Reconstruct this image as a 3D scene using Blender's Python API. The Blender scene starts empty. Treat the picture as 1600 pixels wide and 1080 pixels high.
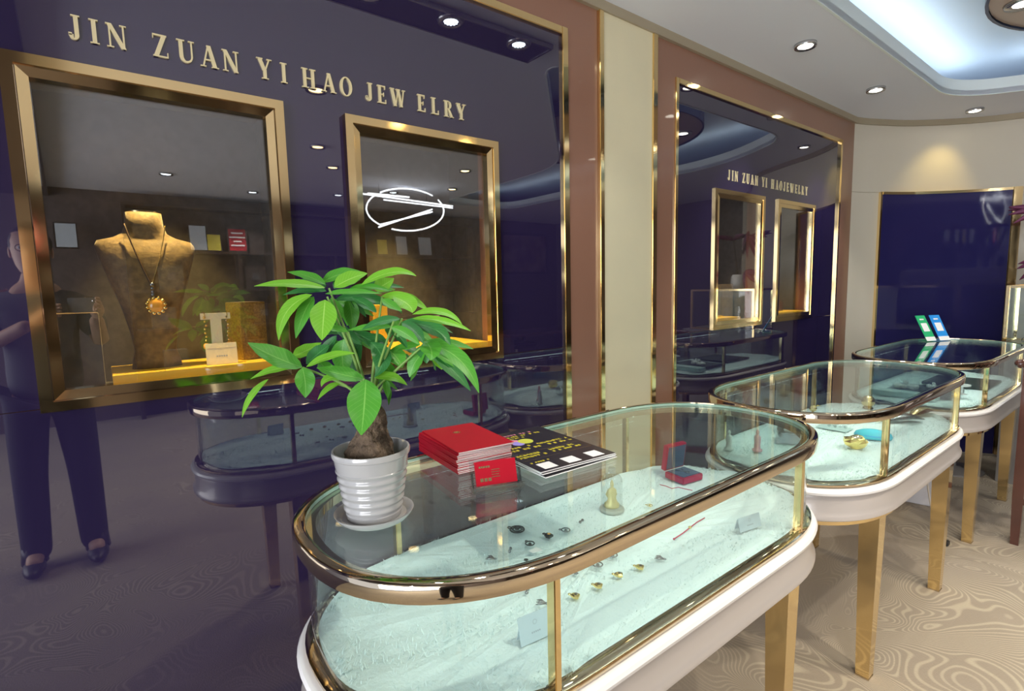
import bpy, bmesh, math, random
from mathutils import Vector, Matrix, Euler
sc = bpy.context.scene
COL = sc.collection
random.seed(7)
PI = math.pi
V = Vector

# ------------------------------------------------------------------ camera
F_PX = 821.25
CAM = V((1.62367, 0.0, 1.40678))
FW = V((-0.786176, 0.608357, -0.108762)); RT = V((0.613822, 0.789106, -0.023114)); UP = V((-0.071763, 0.084932, 0.993799))
cd = bpy.data.cameras.new('camera'); co = bpy.data.objects.new('camera', cd); COL.objects.link(co)
cd.sensor_width = 36; cd.lens = F_PX / 1600 * 36; cd.clip_start = 0.02; cd.clip_end = 60
co.matrix_world = Matrix(((RT.x, UP.x, -FW.x, CAM.x), (RT.y, UP.y, -FW.y, CAM.y), (RT.z, UP.z, -FW.z, CAM.z), (0, 0, 0, 1)))
sc.camera = co

# ------------------------------------------------------------------ world, exposure, big lights
w = bpy.data.worlds.new('world'); sc.world = w; w.use_nodes = True
w.node_tree.nodes['Background'].inputs[0].default_value = (.75, .82, 1, 1)
w.node_tree.nodes['Background'].inputs[1].default_value = 0.6
vs = sc.view_settings
vs.view_transform = 'Standard'; vs.look = 'None'; vs.gamma = 1; vs.use_curve_mapping = False
vs.exposure = 1.0

def area(name, loc, size, power, color, rot=(0, 0, 0), sy=None, spread=PI, parent=None):
    l = bpy.data.lights.new(name, 'AREA'); l.energy = power; l.color = color; l.size = size; l.spread = spread
    if sy: l.shape = 'RECTANGLE'; l.size_y = sy
    o = bpy.data.objects.new(name, l); COL.objects.link(o); o.location = loc; o.rotation_euler = rot
    if parent: o.parent = parent
    return o
def spot(name, loc, power, color, angle=70, blend=.6, rot=(0, 0, 0), r=.03):
    l = bpy.data.lights.new(name, 'SPOT'); l.energy = power; l.color = color; l.spot_size = math.radians(angle); l.spot_blend = blend; l.shadow_soft_size = r
    o = bpy.data.objects.new(name, l); COL.objects.link(o); o.location = loc; o.rotation_euler = rot
    return o
WARM = (1, .78, .45); COOL = (.78, .9, 1); NEUT = (1, .95, .88)
ZC = 2.60      # ceiling
# cool tubes hidden on the ledge of the ceiling cove, shining up
area('cove_light', (.48, 3.5, 2.70), 3.0, 2.6, COOL, (PI, 0, PI/2), .08)
area('cove_light', (2.8, 5.0, 2.70), 4.0, 3.2, COOL, (PI, 0, 0), .08)
area('cove_light', (4.95, 4.3, 2.70), 1.4, 1.2, COOL, (PI, 0, PI/2), .08)
area('cove_light', (3.4, 3.66, 2.70), 2.6, 1.8, COOL, (PI, 0, 0), .08)
# unseen fill panel added at the open near end to lift the ambient light
area('ambient_fill_light', (3.4, -2.95, 1.3), 3.8, 120, (.96, .97, 1), (PI/2, 0, 0), 2.2)

def at(px, py, axis, val):
    """world point where the photo's ray through (px,py) meets the plane axis=val"""
    d = FW + RT * ((px - 800) / F_PX) + UP * ((540 - py) / F_PX)
    t = (val - CAM[axis]) / d[axis]
    return CAM + d * t
def atd(px, py, depth):
    return CAM + (FW + RT * ((px - 800) / F_PX) + UP * ((540 - py) / F_PX)) * depth
def depth_of(p): return (p - CAM).dot(FW)

# ------------------------------------------------------------------ materials
def mat(name, col, rough=.5, metal=0, ior=1.5, emit=None, es=1, coat=0, noise=None, bump=None, sheen=0, sss=0, spec=None):
    m = bpy.data.materials.new(name); m.use_nodes = True; nt = m.node_tree; b = nt.nodes['Principled BSDF']
    b.inputs['Base Color'].default_value = (*col, 1); b.inputs['Roughness'].default_value = rough
    b.inputs['Metallic'].default_value = metal; b.inputs['IOR'].default_value = ior
    b.inputs['Coat Weight'].default_value = coat; b.inputs['Sheen Weight'].default_value = sheen
    if spec is not None: b.inputs['Specular IOR Level'].default_value = spec
    if emit: b.inputs['Emission Color'].default_value = (*emit, 1); b.inputs['Emission Strength'].default_value = es
    tc = nt.nodes.new('ShaderNodeTexCoord')
    if noise:      # (scale, colour2, detail)
        n = nt.nodes.new('ShaderNodeTexNoise'); n.inputs['Scale'].default_value = noise[0]; n.inputs['Detail'].default_value = noise[2] if len(noise) > 2 else 4
        nt.links.new(tc.outputs['Object'], n.inputs['Vector'])
        r = nt.nodes.new('ShaderNodeValToRGB'); r.color_ramp.elements[0].color = (*col, 1); r.color_ramp.elements[1].color = (*noise[1], 1)
        r.color_ramp.elements[0].position = .35; r.color_ramp.elements[1].position = .65
        nt.links.new(n.outputs['Fac'], r.inputs[0]); nt.links.new(r.outputs[0], b.inputs['Base Color'])
    if bump:       # (scale, strength, distance)
        n = nt.nodes.new('ShaderNodeTexNoise'); n.inputs['Scale'].default_value = bump[0]; n.inputs['Detail'].default_value = 5
        nt.links.new(tc.outputs['Object'], n.inputs['Vector'])
        bp = nt.nodes.new('ShaderNodeBump'); bp.inputs['Strength'].default_value = bump[1]; bp.inputs['Distance'].default_value = bump[2]
        nt.links.new(n.outputs['Fac'], bp.inputs['Height']); nt.links.new(bp.outputs[0], b.inputs['Normal'])
    return m
def glassmat(name, tint=(1, 1, 1), ior=1.5, gloss=(1, 1, 1)):
    """thin clear glass: fresnel mix of see-through and mirror"""
    m = bpy.data.materials.new(name); m.use_nodes = True; nt = m.node_tree
    for n in list(nt.nodes):
        if n.type != 'OUTPUT_MATERIAL': nt.nodes.remove(n)
    out = nt.nodes['Material Output']
    t = nt.nodes.new('ShaderNodeBsdfTransparent'); t.inputs[0].default_value = (*tint, 1)
    g = nt.nodes.new('ShaderNodeBsdfGlossy'); g.inputs['Roughness'].default_value = .0; g.inputs['Color'].default_value = (*gloss, 1)
    # same fresnel on both faces of the sheet (the far face would otherwise reflect totally)
    geo = nt.nodes.new('ShaderNodeNewGeometry'); mr = nt.nodes.new('ShaderNodeMapRange')
    mr.inputs['To Min'].default_value = ior; mr.inputs['To Max'].default_value = 1/ior
    nt.links.new(geo.outputs['Backfacing'], mr.inputs['Value'])
    fr = nt.nodes.new('ShaderNodeFresnel'); nt.links.new(mr.outputs[0], fr.inputs[0])
    mx = nt.nodes.new('ShaderNodeMixShader')
    nt.links.new(fr.outputs[0], mx.inputs[0]); nt.links.new(t.outputs[0], mx.inputs[1]); nt.links.new(g.outputs[0], mx.inputs[2]); nt.links.new(mx.outputs[0], out.inputs[0])
    return m
M = {}
M['navy'] = mat('navy_glass', (.019, .013, .046), .015, ior=2.06)
M['navy_panel'] = mat('navy_lacquer', (.022, .02, .10), .06, ior=1.6)
M['gold'] = mat('polished_gold', (.86, .66, .34), .08, 1, bump=(5, .02, .003))
M['gold_satin'] = mat('satin_gold', (.80, .63, .32), .25, 1)
M['gold_letter'] = mat('letter_gold', (.85, .74, .44), .35, .45)
M['bronze'] = mat('dark_polished_gold', (.64, .53, .38), .04, 1, bump=(6, .03, .003))
M['brown'] = mat('brown_lacquer', (.27, .135, .088), .28, coat=.3)
M['beige'] = mat('cream_wallcovering', (.72, .65, .44), .4, noise=(3, (.68, .62, .43)), bump=(60, .08, .002))
M['beige2'] = mat('cream_wall_paint', (.60, .55, .45), .5, noise=(2, (.58, .53, .44)))
M['cornice'] = mat('cornice_bronze', (.40, .34, .24), .35, .3)
M['ceil'] = mat('ceiling_paint', (.72, .73, .80), .6)
M['ceilup'] = mat('cove_paint', (.70, .80, .88), .6)
M['fascia'] = mat('cove_fascia_paint', (.74, .80, .80), .4)
M['dark'] = mat('dark_lacquer', (.03, .022, .024), .3)
M['darkwall'] = mat('dark_wall_paint', (.10, .075, .07), .6)
M['niche'] = mat('niche_lining', (.075, .072, .07), .55, noise=(40, (.11, .105, .10)))
M['glass'] = glassmat('clear_glass', (.93, .98, .97), 1.52)
M['nglass'] = glassmat('niche_glass', (.84, .86, .88), 2.1)
M['edge'] = mat('green_glass_edge', (.42, .66, .60), .12, ior=1.5, spec=.6)
M['acrylic'] = glassmat('clear_acrylic', (.88, .90, .90), 1.6)
M['acrylic_base'] = glassmat('bright_acrylic', (.72, .76, .76), 2.0)
M['fur'] = mat('white_fur', (.70, .81, .80), .9, sheen=.2, bump=(140, .5, .004))
M['case'] = mat('pearl_lacquer', (.45, .415, .39), .3, .15, coat=.4, bump=(30, .03, .002))
M['bead'] = mat('white_lacquer', (.80, .79, .78), .25, coat=.4)
M['white'] = mat('white_ceramic', (.38, .38, .375), .2, coat=.6)
M['soil'] = mat('potting_soil', (.05, .035, .025), .95, bump=(80, 1, .01))
M['bark'] = mat('trunk_bark', (.065, .042, .026), .9, noise=(60, (.16, .11, .07), 8), bump=(70, 1, .02))
M['stem'] = mat('green_stem', (.16, .30, .06), .5)
M['red'] = mat('red_cover', (.40, .002, .016), .45, spec=.3)
M['paper'] = mat('white_paper', (.82, .82, .80), .7)
M['black'] = mat('black_print', (.025, .022, .028), .3)
M['yellow'] = mat('yellow_print', (.85, .75, .05), .5)
M['pink'] = mat('pink_print', (.8, .3, .4), .5)
M['violet'] = mat('violet_print', (.35, .3, .8), .5)
M['lime'] = mat('olive_print', (.6, .65, .08), .5)
M['velvet'] = mat('brown_velvet', (.24, .16, .055), .65, noise=(60, (.13, .085, .03), 6), bump=(90, .4, .004), sheen=.4)
M['velvet_dark'] = mat('dark_velvet', (.05, .045, .03), .7, noise=(50, (.08, .07, .04)), sheen=.3)
M['glitter'] = mat('gold_glitter', (.50, .36, .08), .35, .5, noise=(180, (.28, .19, .05), 6))
M['board'] = mat('warm_lit_board', (.95, .66, .07), .4)  # glow of the warm niche lamps put into the even board colour
M['jewel_gold'] = mat('jewel_gold', (.95, .72, .25), .18, 1)
M['jewel_silver'] = mat('jewel_silver', (.30, .32, .33), .25, .9)
M['jewel_dark'] = mat('jewel_oxidised', (.07, .075, .06), .3, .7)
M['amber'] = mat('amber_stone', (.85, .42, .06), .08, ior=1.6, emit=None, coat=.5)
M['cord'] = mat('dark_cord', (.06, .035, .02), .6)
M['redcord'] = mat('red_cord', (.45, .02, .07), .6)
M['boxred'] = mat('red_leatherette', (.42, .02, .06), .4)
M['boxblue'] = mat('blue_velvet', (.02, .06, .12), .8, sheen=.3)
M['buddha'] = mat('matte_gold_figure', (.85, .70, .30), .35, .35)
M['stone'] = mat('grey_stone', (.45, .47, .42), .35, noise=(30, (.35, .38, .34)))
M['pinkres'] = mat('pink_resin', (.85, .42, .48), .25, coat=.3)
M['card'] = mat('grey_card', (.50, .60, .64), .5)
M['cardgrey'] = mat('card_text', (.33, .38, .42), .5)
M['cream'] = mat('cream_card', (.80, .72, .48), .5)
M['turq'] = mat('turquoise_cloth', (.05, .50, .62), .5)
M['tray'] = mat('black_tray', (.035, .045, .045), .5)
M['traywhite'] = mat('pale_tray', (.45, .60, .58), .5)
M['crystal'] = mat('white_crystal', (.75, .78, .76), .2, coat=.3)
M['green'] = mat('green_sign', (.02, .42, .16), .4)
M['blue'] = mat('blue_sign', (.02, .28, .75), .4)
M['wood'] = mat('red_brown_wood', (.09, .032, .024), .2, coat=.6, noise=(6, (.065, .024, .018)))
M['grey'] = mat('grey_counter', (.22, .21, .20), .4)
M['cabback'] = mat('cabinet_lining', (.36, .33, .28), .5)
M['purple'] = mat('purple_leaf', (.17, .035, .10), .5)
M['purplebox'] = mat('purple_lid', (.25, .05, .30), .5)
M['whitebox'] = mat('frosted_plastic', (.62, .60, .60), .35)
M['cable'] = mat('pale_cable', (.50, .45, .38), .5)
M['blackpl'] = mat('black_plastic', (.03, .03, .03), .4)
M['lampring'] = mat('lamp_ring', (.55, .55, .55), .2, .9)
M['lampled'] = mat('lamp_led', (1, 1, 1), .3, emit=(.8, .92, 1), es=9)
M['lampwarm'] = mat('lamp_warm', (1, .9, .6), .3, emit=(1, .72, .32), es=11)
M['lampneut'] = mat('lamp_neutral', (1, 1, .95), .3, emit=(1, .95, .8), es=10)
M['neon'] = mat('neon_white', (1, 1, 1), .3, emit=(.9, .95, 1), es=3.5)
M['disc'] = mat('disc_panel', (.46, .36, .31), .25, coat=.3)
M['discedge'] = mat('disc_edge', (.07, .09, .15), .25)
M['darkwood'] = mat('dark_wood', (.045, .03, .025), .35)
M['skin'] = mat('skin', (.62, .38, .27), .5)
M['hair'] = mat('black_hair', (.015, .012, .012), .6)
M['shirt'] = mat('grey_shirt', (.12, .125, .14), .8)
M['trousers'] = mat('dark_trousers', (.02, .02, .03), .8)
M['silverpl'] = mat('certificate_silver', (.62, .68, .72), .3)
M['goldpl'] = mat('certificate_gold', (.75, .62, .08), .35)

def carpet():
    m = bpy.data.materials.new('swirl_carpet'); m.use_nodes = True; nt = m.node_tree; b = nt.nodes['Principled BSDF']
    b.inputs['Roughness'].default_value = .9; b.inputs['Sheen Weight'].default_value = .15
    tc = nt.nodes.new('ShaderNodeTexCoord'); n = nt.nodes.new('ShaderNodeTexNoise'); n.inputs['Scale'].default_value = 1.7; n.inputs['Detail'].default_value = .4; n.inputs['Distortion'].default_value = 1.5
    nt.links.new(tc.outputs['Object'], n.inputs['Vector'])
    def math_(op, a, bb):
        k = nt.nodes.new('ShaderNodeMath'); k.operation = op
        nt.links.new(a, k.inputs[0]); k.inputs[1].default_value = bb; return k.outputs[0]
    s = math_('SINE', math_('MULTIPLY', n.outputs['Fac'], 330), 0)
    r = nt.nodes.new('ShaderNodeValToRGB'); r.color_ramp.elements[0].position = .55; r.color_ramp.elements[0].color = (.28, .235, .175, 1)
    r.color_ramp.elements[1].position = .95; r.color_ramp.elements[1].color = (.40, .345, .25, 1)
    ss = math_('ADD', math_('MULTIPLY', s, .5), .5)
    nt.links.new(ss, r.inputs[0])
    n2 = nt.nodes.new('ShaderNodeTexNoise'); n2.inputs['Scale'].default_value = 1.2
    nt.links.new(tc.outputs['Object'], n2.inputs['Vector'])
    r2 = nt.nodes.new('ShaderNodeValToRGB'); r2.color_ramp.elements[0].position = .38; r2.color_ramp.elements[1].position = .56
    nt.links.new(n2.outputs['Fac'], r2.inputs[0])
    mx = nt.nodes.new('ShaderNodeMix'); mx.data_type = 'RGBA'; mx.inputs['A'].default_value = (.28, .235, .185, 1)
    nt.links.new(r2.outputs[0], mx.inputs['Factor']); nt.links.new(r.outputs[0], mx.inputs['B']); nt.links.new(mx.outputs['Result'], b.inputs['Base Color'])
    bp = nt.nodes.new('ShaderNodeBump'); bp.inputs['Strength'].default_value = .4; bp.inputs['Distance'].default_value = .006
    n3 = nt.nodes.new('ShaderNodeTexNoise'); n3.inputs['Scale'].default_value = 160; nt.links.new(tc.outputs['Object'], n3.inputs['Vector'])
    nt.links.new(n3.outputs['Fac'], bp.inputs['Height']); nt.links.new(bp.outputs[0], b.inputs['Normal'])
    return m
M['carpet'] = carpet()
def leafmat(name, c1, c2):
    m = bpy.data.materials.new(name); m.use_nodes = True; nt = m.node_tree; b = nt.nodes['Principled BSDF']
    b.inputs['Roughness'].default_value = .42; b.inputs['Subsurface Weight'].default_value = .0
    uv = nt.nodes.new('ShaderNodeUVMap'); sx = nt.nodes.new('ShaderNodeSeparateXYZ'); nt.links.new(uv.outputs[0], sx.inputs[0])
    def mth(op, a, bb=None, c=None):
        k = nt.nodes.new('ShaderNodeMath'); k.operation = op
        for i, q in enumerate((a, bb)):
            if q is None: continue
            if isinstance(q, (int, float)): k.inputs[i].default_value = q
            else: nt.links.new(q, k.inputs[i])
        return k.outputs[0]
    d = mth('ABSOLUTE', mth('SUBTRACT', sx.outputs[0], .5))
    mid = mth('LESS_THAN', d, .022)
    v = mth('SUBTRACT', sx.outputs[1], mth('MULTIPLY', d, .45))
    side = mth('LESS_THAN', mth('ABSOLUTE', mth('SUBTRACT', mth('FRACT', mth('MULTIPLY', v, 11)), .5)), .045)
    vein = mth('MAXIMUM', mid, mth('MULTIPLY', side, .55))
    mx = nt.nodes.new('ShaderNodeMix'); mx.data_type = 'RGBA'; mx.inputs['A'].default_value = (*c1, 1); mx.inputs['B'].default_value = (*c2, 1)
    nt.links.new(vein, mx.inputs['Factor']); nt.links.new(mx.outputs['Result'], b.inputs['Base Color'])
    tr = nt.nodes.new('ShaderNodeBsdfTranslucent'); tr.inputs[0].default_value = (c1[0]*1.3, c1[1]*1.3, c1[2]*.6, 1)
    ms = nt.nodes.new('ShaderNodeMixShader'); ms.inputs[0].default_value = .25
    out = nt.nodes['Material Output']
    nt.links.new(b.outputs[0], ms.inputs[1]); nt.links.new(tr.outputs[0], ms.inputs[2]); nt.links.new(ms.outputs[0], out.inputs[0])
    return m
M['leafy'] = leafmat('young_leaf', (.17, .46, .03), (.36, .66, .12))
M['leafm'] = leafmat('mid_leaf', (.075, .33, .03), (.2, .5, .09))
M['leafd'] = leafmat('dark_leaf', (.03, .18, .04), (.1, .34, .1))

# ------------------------------------------------------------------ helpers
def finish(name, bm, m, parent=None, smooth=False, loc=None, mats=None):
    bmesh.ops.recalc_face_normals(bm, faces=bm.faces[:])
    me = bpy.data.meshes.new(name); bm.to_mesh(me); bm.free()
    if mats:
        for k in mats: me.materials.append(k)
    else: me.materials.append(m)
    if smooth:
        for p in me.polygons: p.use_smooth = True
        if smooth == 'auto':
            try: me.set_sharp_from_angle(angle=math.radians(35))
            except Exception: pass
    o = bpy.data.objects.new(name, me); COL.objects.link(o)
    if parent: o.parent = parent
    if loc is not None: o.location = loc
    return o
def tag(o, label, cat, group=None, kind=None):
    if label: o['label'] = label
    if cat: o['category'] = cat
    if group: o['group'] = group
    if kind: o['kind'] = kind
    return o
def thing(name, label, cat, loc=(0, 0, 0), rz=0, group=None):
    o = bpy.data.objects.new(name, None); COL.objects.link(o); o.location = loc; o.rotation_euler = (0, 0, rz); o.empty_display_size = .05
    return tag(o, label, cat, group)
def struct(name, bm, m, smooth=False): 
    o = finish(name, bm, m, smooth=smooth); o['kind'] = 'structure'; return o
def copytree(o, parent=None):
    c = o.copy(); COL.objects.link(c); c.parent = parent
    for ch in list(o.children): copytree(ch, c)
    return c
def NB(): return bmesh.new()
def box(bm, a, b, mx=None, bevel=0):
    x0, y0, z0 = a; x1, y1, z1 = b
    vs_ = [bm.verts.new(p) for p in ((x0,y0,z0),(x1,y0,z0),(x1,y1,z0),(x0,y1,z0),(x0,y0,z1),(x1,y0,z1),(x1,y1,z1),(x0,y1,z1))]
    fs = [bm.faces.new([vs_[i] for i in f]) for f in ((0,3,2,1),(4,5,6,7),(0,1,5,4),(1,2,6,5),(2,3,7,6),(3,0,4,7))]
    if bevel:
        es = list({e for f in fs for e in f.edges})
        r = bmesh.ops.bevel(bm, geom=es, offset=bevel, segments=2, affect='EDGES')
        vs_ = list({v for f in r['faces'] for v in f.verts} | {v for v in vs_ if v.is_valid})
    if mx is not None: bmesh.ops.transform(bm, matrix=mx, verts=[v for v in vs_ if v.is_valid])
    return vs_
def lathe(bm, prof, n=32, c=(0, 0, 0), sx=1, sy=1):
    """prof: (r,z) list; closed where r is 0"""
    rings = []
    for r, z in prof:
        if r < 1e-6: rings.append([bm.verts.new((c[0], c[1], c[2]+z))])
        else: rings.append([bm.verts.new((c[0]+r*sx*math.cos(2*PI*i/n), c[1]+r*sy*math.sin(2*PI*i/n), c[2]+z)) for i in range(n)])
    for a, b in zip(rings, rings[1:]):
        for i in range(n):
            j = (i+1) % n
            if len(a) == 1 and len(b) == 1: continue
            if len(a) == 1: bm.faces.new((a[0], b[i], b[j]))
            elif len(b) == 1: bm.faces.new((a[i], a[j], b[0]))
            else: bm.faces.new((a[i], a[j], b[j], b[i]))
def tube(bm, pts, r, n=8, closed=False, caps=True):
    pts = [V(p) for p in pts]; N_ = len(pts); rings = []
    up = V((0, 0, 1)); prev = None
    for i, p in enumerate(pts):
        if closed: t = pts[(i+1) % N_] - pts[i-1]
        else: t = pts[min(i+1, N_-1)] - pts[max(i-1, 0)]
        t.normalize()
        if prev is None:
            a = t.cross(up)
            if a.length < .1: a = t.cross(V((1, 0, 0)))
        else: a = prev - t * prev.dot(t)
        a.normalize(); prev = a; b = t.cross(a)
        rr = r[i] if isinstance(r, (list, tuple)) else r
        rings.append([bm.verts.new(p + (a*math.cos(2*PI*k/n) + b*math.sin(2*PI*k/n))*rr) for k in range(n)])
    m_ = N_ if closed else N_-1
    for i in range(m_):
        a, b = rings[i], rings[(i+1) % N_]
        for k in range(n): bm.faces.new((a[k], a[(k+1) % n], b[(k+1) % n], b[k]))
    if caps and not closed:
        bm.faces.new(rings[0][::-1]); bm.faces.new(rings[-1])
def loft(bm, rings, closed=True, cap=True):
    R = [[bm.verts.new(p) for p in r] for r in rings]; n = len(R[0])
    for a, b in zip(R, R[1:]):
        for k in range(n if closed else n-1): bm.faces.new((a[k], a[(k+1) % n], b[(k+1) % n], b[k]))
    if cap and closed: bm.faces.new(R[0][::-1]); bm.faces.new(R[-1])
    return R
def prism(bm, poly, z0, z1, axis=2, mx=None):
    """extrude a convex-ish 2D polygon; axis = extrusion axis"""
    def P(u, v_, w_):
        q = {2: (u, v_, w_), 0: (w_, u, v_), 1: (u, w_, v_)}[axis]
        return mx @ V(q) if mx is not None else q
    a = [bm.verts.new(P(u, v_, z0)) for u, v_ in poly]; b = [bm.verts.new(P(u, v_, z1)) for u, v_ in poly]
    bm.faces.new(a[::-1]); bm.faces.new(b); n = len(poly)
    for i in range(n): bm.faces.new((a[i], a[(i+1) % n], b[(i+1) % n], b[i]))
def sphere(bm, c, r, s=(1, 1, 1), n=16, m_=10):
    prof = [(r*math.sin(PI*i/m_), -r*math.cos(PI*i/m_)) for i in range(m_+1)]
    prof[0] = (0, -r); prof[-1] = (0, r)
    k = len(bm.verts)
    lathe(bm, prof, n); bm.verts.ensure_lookup_table()
    for v_ in bm.verts[k:]: v_.co = V((c[0]+v_.co.x*s[0], c[1]+v_.co.y*s[1], c[2]+v_.co.z*s[2]))
def bez(pts, n):
    out = []
    for i in range(n+1):
        t = i/n; P = [V(p) for p in pts]
        while len(P) > 1: P = [a.lerp(b, t) for a, b in zip(P, P[1:])]
        out.append(P[0])
    return out
def cells(bm, axis, w0, w1, rect, holes):
    """a slab with rectangular holes, cut into blocks; rect/holes = (u0,u1,v0,v1)"""
    us = sorted({rect[0], rect[1], *[h[0] for h in holes], *[h[1] for h in holes]}); vsx = sorted({rect[2], rect[3], *[h[2] for h in holes], *[h[3] for h in holes]})
    for u0, u1 in zip(us, us[1:]):
        run = None
        for v0, v1 in zip(vsx, vsx[1:]):
            cu, cv = (u0+u1)/2, (v0+v1)/2
            if any(h[0] < cu < h[1] and h[2] < cv < h[3] for h in holes):
                if run: blocks_add(bm, axis, w0, w1, u0, u1, *run); run = None
            else: run = (run[0], v1) if run else (v0, v1)
        if run: blocks_add(bm, axis, w0, w1, u0, u1, *run)
def blocks_add(bm, axis, w0, w1, u0, u1, v0, v1):
    if axis == 0: box(bm, (w0, u0, v0), (w1, u1, v1))
    else: box(bm, (u0, w0, v0), (u1, w1, v1))

# ------------------------------------------------------------------ room shell
XR, YB, YF = 5.95, 7.0, -3.0
NZ0, NZ1, ND = 1.15, 1.98, -.34
F1 = (-.133, .448, 1.145, 1.942); F2 = (.624, 1.197, 1.142, 1.941); F3 = (2.662, 3.206, 1.147, 1.919); F4 = (3.371, 3.898, 1.152, 1.919)
FR = [F1, F2, F3, F4]
bm = NB(); box(bm, (-.6, YF, -.1), (XR+.2, YB+.2, 0)); struct('floor', bm, M['carpet'])
bm = NB()
holes = [(f[0]+.01, f[1]-.01, f[2]+.01, f[3]-.01) for f in FR]
cells(bm, 0, -.10, -.014, (YF, 4.512, 0, ZC), holes)
box(bm, (-.6, YF, 0), (-.42, 4.512, ZC))
struct('wall_left', bm, M['brown'])
# brown lacquer boards round the glass
for nm, (y0, y1, z0, z1) in {'a': (1.571, 1.746, 0, 2.56), 'b': (2.143, 2.297, 0, 2.56), 'c': (4.296, 4.512, 0, 2.56), 'd': (YF, 1.571, 2.439, 2.56), 'e': (2.297, 4.296, 2.411, 2.56)}.items():
    bm = NB(); box(bm, (-.014, y0, z0), (.004, y1, z1)); 
    if nm == 'a': pass
    struct('trim_%d' % (ord(nm)-96), bm, M['brown'])
bm = NB(); box(bm, (-.014, 1.774, 0), (.012, 2.109, 2.56)); struct('trim_6', bm, M['beige'])
def gstrip(n, y0, y1, z0, z1, x1=.012):
    bm = NB(); box(bm, (-.013, y0, z0), (x1, y1, z1), bevel=.002); struct('trim_%d' % n, bm, M['gold'])
gstrip(7, 1.538, 1.570, 0, 2.439); gstrip(8, YF, 1.5375, 2.410, 2.4385)
gstrip(9, 1.747, 1.7735, 0, 2.56, .02); gstrip(10, 2.1095, 2.1425, 0, 2.56, .02)
gstrip(11, 2.2975, 2.322, 0, 2.4105); gstrip(12, 4.270, 4.2955, 0, 2.4105); gstrip(13, 2.3225, 4.2695, 2.385, 2.4105)
# cornice
PL = [(0.0, 4.512), (0.035, 4.62), (0.079, 4.714), (0.181, 4.915), (0.301, 5.078), (0.454, 5.243), (0.613, 5.373), (0.775, 5.466), (1.0, 5.58), (1.4, 5.85), (1.7, 6.3), (2.0, 6.8), (2.2, 7.0)]
def smooth_pl(pl, k=3):
    out = []
    for i in range(len(pl)-1):
        p0, p1, p2, p3 = [V(pl[max(0, min(len(pl)-1, j))]) for j in (i-1, i, i+1, i+2)]
        for s in range(k):
            t = s/k
            out.append(.5*((2*p1)+(p2-p0)*t+(2*p0-5*p1+4*p2-p3)*t*t+(-p0+3*p1-3*p2+p3)*t**3))
    out.append(V(pl[-1])); return [(max(0, p[0]), p[1]) for p in out]
PS = smooth_pl(PL)
def wallstrip(bm, pl, off0, off1, z0, z1):
    """vertical slab following plan polyline; offsets along the room-side normal"""
    pts = []
    for i, p in enumerate(pl):
        a = V(pl[max(i-1, 0)]); b = V(pl[min(i+1, len(pl)-1)]); t = (b-a).normalized(); nrm = V((t.y, -t.x))
        pts.append((V(p)+nrm*off0, V(p)+nrm*off1))
    rings = [[(a.x, a.y, z0), (b.x, b.y, z0), (b.x, b.y, z1), (a.x, a.y, z1)] for a, b in pts]
    loft(bm, rings)
bm = NB(); wallstrip(bm, [(0, YF)]+[(0, 4.512)]+PS[1:], -.01, .022, 2.56, 2.6); struct('trim_14', bm, M['cornice'])
bm = NB(); wallstrip(bm, PS, -.12, 0, 0, ZC+.01); struct('wall_back', bm, M['beige2'], 'auto')
bm = NB(); box(bm, (2.1, YB, 0), (XR+.2, YB+.15, ZC+.4)); struct('wall_end', bm, M['darkwall'])
bm = NB(); box(bm, (XR, YF, 0), (XR+.2, YB, ZC+.4)); struct('wall_right', bm, M['darkwall'])
# thin horizontal joint in the curved wall
bm = NB(); wallstrip(bm, PS[:9], 0, .0015, 2.066, 2.069); struct('trim_15', bm, M['cornice'])
# navy panel on the curved wall, gold edged
def sub(pl, y0, y1):
    out = []
    for a, b in zip(pl, pl[1:]):
        for yy in (y0, y1):
            if a[1] < yy < b[1]: t = (yy-a[1])/(b[1]-a[1]); out.append((a[0]+(b[0]-a[0])*t, yy))
        if y0 <= b[1] <= y1: out.append(b)
    return sorted(set(out), key=lambda p: p[1])
pan = thing('curved_glass_panel', 'deep navy glass panel with gold edge on the curved cream wall', 'wall panel', (.4, 5.15, 0))
def inpar(o, par): 
    o.parent = par; o.matrix_parent_inverse = Matrix.Translation(par.location).inverted() if par.rotation_euler.z == 0 else par.matrix_basis.inverted(); return o
bm = NB(); wallstrip(bm, sub(PS, 4.775, 5.45), .001, .016, .02, 2.05); inpar(finish('panel_glass', bm, M['navy_panel'], smooth='auto'), pan)
bm = NB(); wallstrip(bm, sub(PS, 4.775, 5.45), .001, .026, 2.05, 2.07); inpar(finish('gold_edge', bm, M['gold'], smooth='auto'), pan)
bm = NB(); wallstrip(bm, sub(PS, 5.452, 5.475), .001, .026, .02, 2.07); inpar(finish('gold_edge', bm, M['gold'], smooth='auto'), pan)
bm = NB(); wallstrip(bm, sub(PS, 4.760, 4.774), .001, .022, .02, 2.07); inpar(finish('gold_edge', bm, M['gold'], smooth='auto'), pan)

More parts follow.
